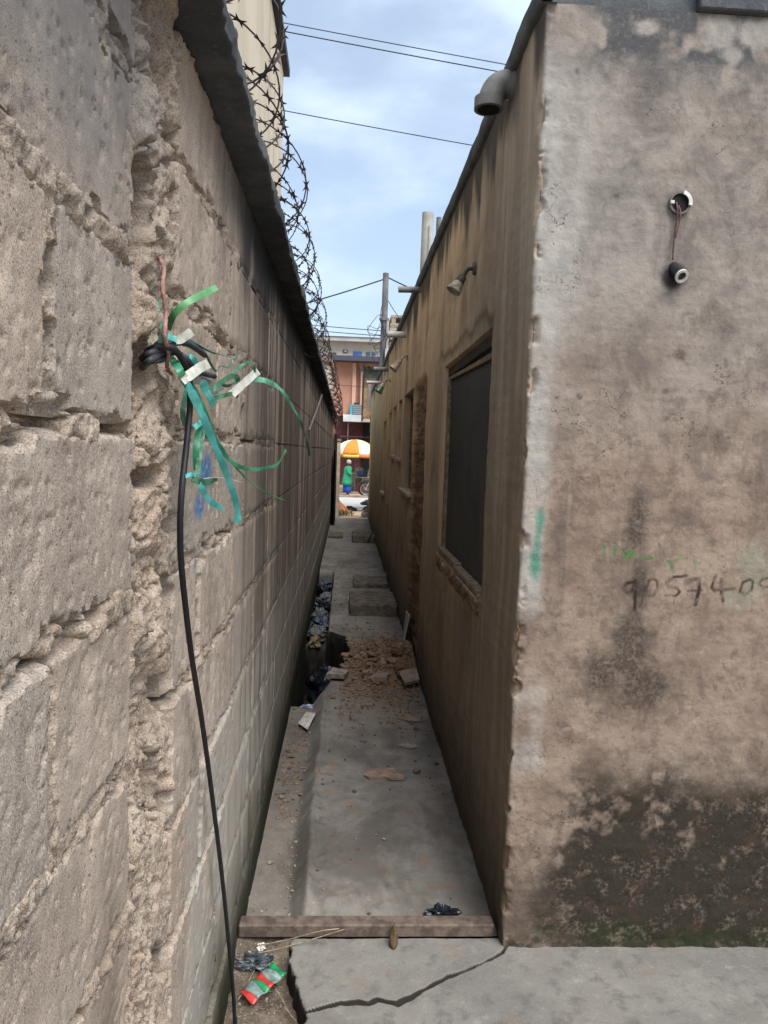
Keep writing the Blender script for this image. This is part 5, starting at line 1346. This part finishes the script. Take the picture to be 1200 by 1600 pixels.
wire('thin wire from the lower pole clamp down to the right', (pt[0]+.1, 24, A(606, 470, 24)[2]), A(660, 540, 23.8), .012, .1)
for i, (a_, b_) in enumerate((((505, 509), (598, 517)), ((505, 517), (598, 525)))):
    long_wire(('upper of two distant wires above the far white roof', 'lower of two distant wires just above the far white roof')[i], a_, b_, 34, .018, (1.5, .02))
long_wire('thin wire crossing in front of the salmon building', (525, 600), (590, 603), 30, .010, (1.5, 1.5), .05)

# ================================================================== buildings across the street
def bx(name, px0, py0, px1, py1, Y, dep, mat, par, bev=0):
    p, q = A(px0, py0, Y), A(px1, py1, Y)
    return MB().box((min(p[0], q[0]), Y, min(p[2], q[2])), (max(p[0], q[0]), Y+dep, max(p[2], q[2])), bev).build(name, mat, par)
M_SALMON = mat_wallpaint('salmon_paint', (190, 142, 122), (178, 132, 112), (146, 108, 94), .6)
M_ORANGE = mat_wallpaint('pale_orange_paint', (214, 174, 150), (204, 164, 140), (180, 142, 120), .6)
M_MAROON = simple('maroon_shopfront', srgb(96, 52, 52), srgb(72, 42, 44), 2, .8)
Y1 = 44.0
sb_ = empty('salmon_building', (0, Y1, -.45)); tag(sb_, 'salmon painted building with pale pilasters across the street', 'building')
p = A(540, 650, Y1); q = A(540, 566, Y1)
MB().box((-9, Y1, p[2]), (9, Y1+6, q[2])).build('upper_wall', M_SALMON, sb_)
bx('pilaster', 549, 649, 557, 567, Y1-.18, .18, M_ORANGE, sb_); bx('pilaster', 562, 649, 572, 572, Y1-.16, .16, M_ORANGE, sb_); bx('pilaster', 515, 649, 522, 567, Y1-.18, .18, M_ORANGE, sb_)
bx('downpipe', 559.6, 640, 561.2, 574, Y1-.1, .08, simple('mauve_pipe', srgb(110, 84, 104)), sb_)
bx('shadow_panel', 557.2, 649, 559.4, 567, Y1-.04, .04, simple('mauve_shade', srgb(170, 128, 128)), sb_)  # thin strip of shadow colour painted beside the pilaster
MB().box((-9.3, Y1-.9, q[2]), (9.3, Y1+6, q[2]+.28)).build('eave', simple('dark_eave', srgb(82, 84, 96), srgb(66, 66, 76)), sb_)
MB().add([(-9.3, Y1-.9, q[2]+.281), (9.3, Y1-.9, q[2]+.281), (9.3, Y1+6, q[2]+.9), (-9.3, Y1+6, q[2]+.9)], [(0, 1, 2, 3)]).build('roof_sheet', simple('grey_roofing', srgb(150, 152, 156), srgb(120, 122, 126), 1), sb_)
MB().box((-9, Y1+.02, -.5), (9, Y1+6, p[2]-.01)).build('shopfront', M_MAROON, sb_)
bx('dark_doorway', 564, 760, 590, 662, Y1-.05, .04, simple('dark_opening', srgb(26, 24, 30)), sb_)
bx('shop_post', 542.5, 700, 544.5, 660, Y1-.9, .08, simple('pinkish_post', srgb(190, 160, 150)), sb_)
aw = bx('awning', 536, 658, 566, 648.5, Y1-1.1, 1.05, simple('white_awning', srgb(222, 226, 224), srgb(200, 204, 204), 2), sb_)
bx('awning_extension', 564, 659, 590, 655, Y1-1.0, .95, simple('cream_awning', srgb(206, 198, 184)), sb_)
vt = bx('louvre_frame', 546.5, 648, 551, 632, Y1-.5, .4, simple('teal_frame', srgb(58, 150, 160), srgb(70, 170, 176)), sb_)
for i in range(5): bx('louvre_slat', 551.3, 647-i*3.1, 568, 645-i*3.1, Y1-.5, .3, simple('grey_slat', srgb(140, 146, 150), srgb(110, 116, 122)), sb_)
bx('parapet_cable', 553, 632, 561, 629.5, Y1-.45, .2, M_DARKWOOD, sb_)
Y2 = 58.0
wb = empty('white_building', (0, Y2, -.45)); tag(wb, 'grey white building with small blue windows behind the salmon roof', 'building')
p = A(540, 535, Y2)
MB().box((-12, Y2, -.5), (A(604, 535, Y2)[0]+4, Y2+8, p[2])).build('wall', mat_wallpaint('grey_white_paint', (196, 194, 186), (184, 182, 174), (156, 152, 142), .4), wb)
MB().box((-12.4, Y2-.8, p[2]+.001), (A(604, 535, Y2)[0]+4.4, Y2+8, p[2]+.32)).build('fascia', simple('pale_fascia', srgb(186, 186, 184), srgb(168, 168, 166), 1), wb)
MB().add([(-12.6, Y2-.9, p[2]+.322), (9, Y2-.9, p[2]+.322), (9, Y2+8, p[2]+1.3), (-12.6, Y2+8, p[2]+1.3)], [(0, 1, 2, 3)]).build('roof', simple('blue_grey_roof', srgb(126, 134, 142), srgb(104, 112, 120), 1), wb)
M_BLUEW = simple('blue_window_glass', srgb(70, 118, 186), srgb(58, 100, 166), 1, .2, .5)
for (x0, x1, y0_, y1_, mt) in ((551, 566, 549, 556.5, M_BLUEW), (571, 579, 550, 556.5, simple('grey_window', srgb(110, 120, 136))), (580, 587, 550, 556.5, M_BLUEW), (512, 526, 550.5, 554.5, simple('brown_window', srgb(104, 98, 90)))):
    w = bx('window', x0, y1_, x1, y0_, Y2-.02, .03, simple('window_surround', srgb(160, 160, 156)), wb)
    bx('pane', x0+.8, y1_-.8, x1-.8, y0_+.8, Y2-.035, .012, mt, w)
v_ = bx('vent', 536, 551, 543, 546.5, Y2-.1, .09, simple('dark_vent', srgb(90, 86, 80)), wb); bx('vent_cover', 538, 550, 541.5, 547.5, Y2-.13, .03, simple('pale_vent', srgb(206, 204, 196)), v_)
# stepped concrete frame behind the pole
Y3 = 34.0
cf = empty('concrete_building', (3, Y3, -.45)); tag(cf, 'unfinished grey concrete building with stacked slabs behind the utility pole', 'building')
M_CF = simple('raw_concrete', srgb(156, 146, 132), srgb(128, 120, 108), 2, .95)
x0_ = A(611, 500, Y3)[0]
for i, (ya_, yb_2) in enumerate(((496, 492), (512, 505), (531, 513), (545, 536))):
    z0_, z1_ = A(615, ya_, Y3)[2], A(615, yb_2, Y3)[2]
    MB().box((x0_-.02*i, Y3-.05*i, z0_), (x0_+6, Y3+5, z1_)).build('floor_slab', M_CF, cf)
for dx_ in (0, 2.2, 4.4): MB().box((x0_+.03+dx_, Y3+.02, -.5), (x0_+.22+dx_, Y3+.22, A(615, 493, Y3)[2]-.0)).build('column', M_CF, cf)
MB().box((x0_+.05, Y3+.3, -.5), (x0_+6, Y3+4.8, A(615, 545, Y3)[2])).build('wall', mat_wallpaint('grey_render', (150, 142, 130), (140, 132, 120), (110, 100, 90), .5), cf)

# ================================================================== street life
# parasol
uc = A(556, 690, 35.0); ur = 1.02; zr = A(556, 711, 35.0)[2]; zt2 = A(556, 687, 35)[2]
PS = .93
um = empty('market_parasol', (float(uc[0]), 35.0, -.45)); tag(um, 'large orange and white market parasol beyond the road', 'parasol')
MU = [simple('parasol_orange', srgb(236, 140, 60), srgb(226, 128, 52), 3, .8), simple('parasol_cream', srgb(246, 234, 206), srgb(238, 222, 190), 3, .8), simple('parasol_yellow', srgb(240, 216, 120), srgb(226, 216, 100), 3, .8)]
n_p = 8
for k in range(n_p):
    a0, a1 = 2*math.pi*k/n_p+.16, 2*math.pi*(k+1)/n_p+.16
    V = np.zeros((9, 9, 3))
    for i in range(9):
        t = i/8
        rr = ur*math.sin(t*math.pi/2*.96); zz = zr+(zt2-zr)*math.cos(t*math.pi/2*.98)
        for j in range(9):
            s = j/8; a_ = a0+(a1-a0)*s; pull = 1-.06*math.sin(math.pi*s)*t; V[i, j] = (uc[0]+rr*pull*math.cos(a_), 35+rr*pull*math.sin(a_), zz-.02*t*math.sin(math.pi*s))
    o = link('panel', grid_mesh('panel', V), MU[(0, 1, 0, 1, 1, 0, 1, 2)[k]], um); o.modifiers.new('t', 'SOLIDIFY').thickness = .006
    Vv = np.zeros((3, 9, 3))
    for i in range(3):
        for j in range(9):
            b_ = V[8, j]; Vv[i, j] = (b_[0], b_[1], b_[2]-.06*i-.02*(j % 2)*(i == 2))
    o2 = link('valance', grid_mesh('valance', Vv), simple('valance%d' % k, srgb(*((206, 92, 60), (214, 206, 90), (226, 120, 60), (200, 196, 86))[k % 4])), o); o2.modifiers.new('t', 'SOLIDIFY').thickness = .005
MB().cyl((uc[0], 35, -.45), (uc[0], 35, zt2+.05), .022, n=8).build('pole', M_STICK, um, True)
MB().cyl((uc[0], 35, -.45), (uc[0], 35, -.36), .22, .18, 14).build('base', M_STONE, um, True)
# person in green
gz = -.45
pc = A(542, 765, 33.9)
px_, py2 = float(pc[0]), 33.9
def skin_body(name, joints, edges, mat, parent):
    me = bpy.data.meshes.new(name); me.from_pydata([j[0] for j in joints], edges, []); me.update()
    o = link(name, me, mat, parent)
    sk = o.modifiers.new('skin', 'SKIN')
    for i, j in enumerate(joints):
        sv = me.skin_vertices[0].data[i]; sv.radius = (j[1], j[1]) if not isinstance(j[1], tuple) else j[1]; sv.use_root = (i == 0)
    o.modifiers.new('sub', 'SUBSURF').levels = 2; o.modifiers['sub'].render_levels = 2
    return o
pr = empty('person', (px_, py2, gz)); tag(pr, 'person in a green blouse, blue wrapper and pale headscarf standing under the parasol', 'person')
J = [((px_, py2, gz+.92), .125), ((px_+.01, py2, gz+1.12), .115), ((px_+.03, py2, gz+1.30), .135), ((px_+.05, py2, gz+1.40), .055), ((px_+.06, py2-.005, gz+1.47), .075), ((px_+.07, py2-.01, gz+1.57), .088), ((px_+.07, py2-.01, gz+1.64), .06),
     ((px_+.02, py2-.19, gz+1.33), .058), ((px_+.08, py2-.24, gz+1.08), .044), ((px_+.28, py2-.20, gz+1.02), .034), ((px_+.37, py2-.18, gz+1.03), .030),
     ((px_+.04, py2+.19, gz+1.33), .058), ((px_+.12, py2+.23, gz+1.08), .044), ((px_+.32, py2+.18, gz+1.05), .034), ((px_+.40, py2+.16, gz+1.05), .030),
     ((px_-.01, py2-.10, gz+.84), .095), ((px_, py2-.11, gz+.48), .062), ((px_-.02, py2-.11, gz+.09), .042), ((px_+.10, py2-.12, gz+.035), .034),
     ((px_-.01, py2+.10, gz+.84), .095), ((px_+.02, py2+.11, gz+.48), .062), ((px_, py2+.11, gz+.09), .042), ((px_+.12, py2+.12, gz+.035), .034)]
Ed = [(0, 1), (1, 2), (2, 3), (3, 4), (4, 5), (5, 6), (2, 7), (7, 8), (8, 9), (9, 10), (2, 11), (11, 12), (12, 13), (13, 14), (0, 15), (15, 16), (16, 17), (17, 18), (0, 19), (19, 20), (20, 21), (21, 22)]
J = [((c_[0], c_[1], gz+(c_[2]-gz)*PS), r_*.97) for c_, r_ in J]
body = skin_body('body', J, Ed, simple('brown_skin', srgb(96, 64, 48), srgb(84, 56, 42)), pr)
def lathe(name, c, prof, mat, parent, n=20, ov=(1, 1), wob=.0):
    V = np.zeros((len(prof), n+1, 3))
    if parent is not None: prof = [(r, z*PS, dx) for r, z, dx in prof]
    for i, (r, z, dx) in enumerate(prof):
        for j in range(n+1):
            a_ = 2*math.pi*j/n; k = 1+wob*math.sin(a_*6+i)
            V[i, j] = (c[0]+dx+r*ov[0]*k*math.cos(a_), c[1]+r*ov[1]*k*math.sin(a_), c[2]+z)
    return link(name, grid_mesh(name, V), mat, parent)
M_GRN = simple('green_cloth', srgb(40, 132, 96), srgb(58, 152, 112), 9, .95); M_BLUC = simple('blue_cloth', srgb(36, 72, 150), srgb(46, 88, 170), 9, .95)
lathe('wrapper_skirt', (px_, py2, gz), [(.15, 1.0, 0), (.185, .85, 0), (.19, .6, 0), (.185, .3, 0), (.19, .12, 0), (.175, .12, 0)], M_BLUC, body, 24, (1, 1.15), .05)
lathe('blouse', (px_, py2, gz), [(.075, 1.42, .05), (.15, 1.37, .035), (.18, 1.25, .025), (.17, 1.08, .012), (.20, .9, 0), (.235, .62, -.02), (.24, .48, -.03), (.225, .48, -.03)], M_GRN, body, 24, (1, 1.18), .04)
for s_ in (-1, 1): link('sleeve', tube_mesh('sleeve', [(px_+.025, py2+s_*.15, gz+1.34*PS), (px_+.04, py2+s_*.21, gz+1.24*PS), (px_+.09, py2+s_*.245, gz+1.07*PS), (px_+.2, py2+s_*.225, gz+1.04*PS)], [.075, .08, .075, .06], 12, 5), M_GRN, body)
lathe('headscarf', (px_+.065, py2-.005, gz), [(.092, 1.555, 0), (.106, 1.60, 0), (.11, 1.65, -.01), (.085, 1.71, -.015), (.03, 1.735, -.02), (.0, 1.738, -.02)], simple('pale_scarf', srgb(190, 178, 166), srgb(160, 146, 136)), body, 18, (1, 1), .05)
# stall table with basin
tb = empty('stall_table', (px_+.95, 36.0, gz)); tag(tb, 'rough wooden stall table with a pale cloth beside the person in green', 'table')
M_TBL = simple('stall_wood', srgb(120, 98, 78), srgb(92, 74, 60), 5, .9)
MB().box((px_+.42, 35.6, gz+.74), (px_+1.9, 36.5, gz+.78)).build('top', simple('pale_table_cloth', srgb(190, 184, 172), srgb(160, 152, 140), 4), tb)
for (dx_, dy_) in ((.47, 35.65), (1.80, 35.65), (.47, 36.4), (1.80, 36.4)): MB().box((px_+dx_, dy_, gz), (px_+dx_+.06, dy_+.06, gz+.739)).build('leg', M_TBL, tb)
MB().box((px_+.55, 35.7, gz+.3), (px_+1.78, 36.4, gz+.33)).build('shelf', M_TBL, tb)
def vessel(name, c, prof, mat, label, cat):
    o = lathe(name, c, prof, mat, None, 22); return tag(o, label, cat)
vessel('basin', (px_+.72, 35.95, gz+.782), [(.0, .0, 0), (.22, .0, 0), (.24, .02, 0), (.30, .27, 0), (.315, .28, 0), (.30, .285, 0), (.285, .27, 0), (.23, .04, 0), (.0, .03, 0)], simple('blue_enamel', srgb(72, 104, 138), srgb(56, 82, 116), 5, .5), 'large blue enamel basin on the stall table', 'basin')
vessel('bucket', (px_+.62, 35.45, gz), [(.0, .0, 0), (.14, .0, 0), (.15, .02, 0), (.185, .42, 0), (.2, .44, 0), (.185, .44, 0), (.17, .42, 0), (.13, .03, 0), (.0, .02, 0)], simple('red_plastic', srgb(158, 72, 62), srgb(136, 60, 54), 5, .5), 'faded red bucket under the front of the stall table', 'bucket')
vessel('jar', (px_+1.3, 35.8, gz+.782), [(0, 0, 0), (.09, 0, 0), (.1, .02, 0), (.1, .2, 0), (.06, .24, 0), (.06, .27, 0), (0, .275, 0)], simple('pale_jar', srgb(206, 202, 192), srgb(180, 176, 168)), 'pale jar on the stall table right of the basin', 'jar')
crumple('sack', (px_+1.2, 37.3, gz), (.5, .4, .9), 51, simple('jute_sack', srgb(150, 134, 112), srgb(124, 108, 88), 5, .95), 'bulging jute sack behind the stall table', 'sack', sub=3, amp=.25)
crumple('sack', (px_+.5, 37.6, gz), (.5, .4, 1.0), 53, simple('grey_sack', srgb(112, 104, 98), srgb(92, 84, 78), 5, .95), 'darker grey sack behind the person in green', 'sack', sub=3, amp=.25)
# stall shelf behind, dark
st = empty('market_stall', (px_+1, 38.4, gz)); tag(st, 'dark timber market stall with a sagging grey awning behind the parasol', 'stall')
for dx_ in (-.9, .7, 2.3): MB().box((px_+dx_, 38.4, gz), (px_+dx_+.07, 38.47, gz+2.0)).build('post', M_TBL, st)
MB().box((px_-1.0, 37.9, gz+1.5), (px_+2.5, 38.399, gz+1.53)).build('shelf', M_TBL, st)
Xa, Ya = np.meshgrid(np.linspace(px_-1.1, px_+2.6, 16), np.linspace(37.5, 38.6, 8), indexing='ij')
aw = link('awning_cloth', grid_mesh('awning_cloth', np.stack([Xa, Ya, gz+1.75+.25*(Ya-37.5)-.06*np.sin((Xa-px_)*3)**2], -1), flip=True), simple('grey_tarp', srgb(128, 116, 104), srgb(104, 94, 84), 3), st); aw.modifiers.new('t', 'SOLIDIFY').thickness = .006
# motorcycle, front wheel showing past the house
wc = A(571.5, 767, 32.6); mr = .335
mz = float(zg(32.6))+.0
mx = float(wc[0]); my = 32.6; wz = -.45+mr+.012
mo = empty('motorcycle', (mx+.6, my, -.45)); tag(mo, 'parked motorcycle with spoked wheels past the right of the alley mouth', 'motorcycle')
M_TYRE = simple('tyre_rubber', srgb(40, 38, 38), srgb(28, 28, 28), 10, .8); M_CHROME = simple('dull_chrome', srgb(186, 186, 186), srgb(160, 160, 160), 10, .35, .5, .7)
def torus(name, c, R0, r0, mat, par, n=32, m=10):
    V = np.zeros((n+1, m+1, 3))
    for i in range(n+1):
        a_ = 2*math.pi*i/n
        for j in range(m+1):
            b_ = 2*math.pi*j/m; rr = R0+r0*math.cos(b_); V[i, j] = (c[0]+rr*math.cos(a_), c[1]+r0*.9*math.sin(b_), c[2]+rr*math.sin(a_))
    return link(name, grid_mesh(name, V), mat, par)
for wx in (mx, mx+1.22):
    w = empty('wheel'); w.parent = mo; w.location = Vector((wx, my, wz))-Vector(mo.location)
    torus('tyre', (wx, my, wz), mr-.045, .045, M_TYRE, w); torus('rim', (wx, my, wz), mr-.098, .014, M_CHROME, w)
    MB().cyl((wx, my-.05, wz), (wx, my+.05, wz), .045, n=12).build('hub', M_CHROME, w, True)
    for k in range(12):
        a_ = 2*math.pi*k/12; MB().cyl((wx+.04*math.cos(a_), my+(.02 if k % 2 else -.02), wz+.04*math.sin(a_)), (wx+(mr-.1)*math.cos(a_+.2), my, wz+(mr-.1)*math.sin(a_+.2)), .004, n=5).build('spoke', M_CHROME, w)
for s_ in (-1, 1): MB().cyl((mx, my+s_*.075, wz), (mx+.24, my+s_*.075, wz+.58), .022, n=8).build('fork', M_CHROME, mo, True)
link('front_fender', tube_mesh('front_fender', [(mx-.26, my, wz+.27), (mx-.08, my, wz+.375), (mx+.12, my, wz+.37), (mx+.3, my, wz+.24)], .035, 8, 6), M_BLACKM, mo)
link('handlebar', tube_mesh('handlebar', [(mx+.42, my-.36, wz+.72), (mx+.27, my-.2, wz+.75), (mx+.23, my, wz+.66), (mx+.27, my+.2, wz+.75), (mx+.42, my+.36, wz+.72)], .014, 8, 6), M_BLACKM, mo)
MB().cyl((mx+.12, my, wz+.5), (mx+.24, my, wz+.52), .085, .07, 14).build('headlight', M_CHROME, mo, True)
link('fuel_tank', tube_mesh('fuel_tank', [(mx+.3, my, wz+.5), (mx+.45, my, wz+.52), (mx+.65, my, wz+.48), (mx+.78, my, wz+.42)], [.06, .13, .12, .06], 14, 6), simple('red_tank', srgb(150, 36, 34), srgb(120, 30, 30), 8, .35, .5), mo)
link('seat', tube_mesh('seat', [(mx+.72, my, wz+.43), (mx+.95, my, wz+.42), (mx+1.2, my, wz+.45), (mx+1.4, my, wz+.5)], [.07, .095, .095, .06], 12, 6), M_BLACKM, mo)
link('frame', tube_mesh('frame', [(mx+.24, my, wz+.5), (mx+.35, my, wz+.1), (mx+.5, my, wz-.06), (mx+.85, my, wz-.05), (mx+1.22, my, wz)], .025, 8, 6), M_BLACKM, mo)
MB().box((mx+.42, my-.12, wz-.08), (mx+.75, my+.12, wz+.26), .04).build('engine', M_CHROME, mo)
MB().cyl((mx+.55, my-.16, wz-.08), (mx+1.5, my-.18, wz+.05), .035, .05, 10).build('exhaust', M_CHROME, mo, True)
MB().cyl((mx+.75, my+.1, wz-.05), (mx+.72, my+.26, -.44), .012, n=6).build('side_stand', M_BLACKM, mo)

# earth mound, weeds and sacks just outside the gate
Xm, Ym = np.meshgrid(np.linspace(-1.4, .55, 70), np.linspace(18.0, 20.4, 60), indexing='ij')
sh2 = ss(1, 0, np.sqrt(((Xm+.55)/.85)**2+((Ym-19.3)/.95)**2)+.25*(fbm(Xm*4, Ym*4, 401, 3)-.5))
tag(link('earth_mound', grid_mesh('earth_mound', np.stack([Xm, Ym, zg(Ym)-.03+.55*sh2+.05*sh2*(fbm(Xm*14, Ym*14, 403, 3)-.5)], -1), flip=True), simple('red_earth', srgb(176, 116, 78), srgb(148, 96, 66), 6, .95, .1, 0, .6, 30)), 'mound of red earth at the left just outside the gate', 'mound', kind='stuff')
M_WEED = simple('weed_green', srgb(96, 110, 70), srgb(78, 92, 56), 12, .8)
for wi, (wx, wy, nn, lab) in enumerate(((-.12, 17.75, 34, 'tuft of green weeds at the foot of the earth mound nearest the gate'), (.0, 18.15, 22, 'second smaller tuft of weeds beside the earth mound'))):
    V = []; F = []
    for i in range(nn):
        a_ = random.uniform(0, 6.28); ln_ = random.uniform(.08, .2); x = wx+random.gauss(0, .09); y = wy+random.gauss(0, .1); d_ = (math.cos(a_), math.sin(a_)); b = len(V)
        for k, (t, w) in enumerate(((0, .008), (.5, .016), (1, .001))):
            cx3 = x+d_[0]*ln_*.6*t*t; cy3 = y+d_[1]*ln_*.6*t*t; cz3 = float(zg(y))+ln_*t
            V += [(cx3-d_[1]*w, cy3+d_[0]*w, cz3), (cx3+d_[1]*w, cy3-d_[0]*w, cz3)]
        F += [(b, b+1, b+3, b+2), (b+2, b+3, b+5, b+4)]
    me = bpy.data.meshes.new('weed_tuft'); me.from_pydata(V, [], F); me.update(); o = link('weed_tuft', me, M_WEED); o.modifiers.new('t', 'SOLIDIFY').thickness = .002
    tag(o, lab, 'plant')
M_SACK = simple('woven_sack', srgb(156, 146, 132), srgb(122, 112, 100), 14, .9)
sp = A(573, 812, 17.6)
crumple('sack', (sp[0]+.03, 17.6, float(zg(17.6))-.01), (.17, .14, .15), 61, M_SACK, 'lower grey brown sack stacked at the right outside the gate', 'sack', amp=.25)
crumple('sack', (sp[0]+.05, 17.6, float(zg(17.6))+.17), (.16, .13, .10), 63, simple('brown_sack', srgb(128, 112, 96), srgb(100, 88, 76), 14), 'upper brown sack stacked at the right outside the gate', 'sack', amp=.25)
crumple('plastic_bag', (sp[0]+.02, 17.6, float(zg(17.6))+.29), (.16, .12, .10), 65, M_CLRBAG, 'pale plastic bag on top of the stacked sacks', 'bag')
crumple('plastic_bag', (sp[0]+.16, 17.75, float(zg(17.75))+.0), (.12, .12, .75), 67, M_BLKBAG, 'black plastic bundle behind the stacked sacks', 'bag', amp=.3)
bk = A(541, 790, 20.2)
crumple('tyre_scrap', (float(bk[0])+.1, 20.35, float(zg(20.35))), (.18, .10, .10), 69, M_TYRE, 'dark scrap heap at the right end of the earth mound', 'scrap', amp=.5)
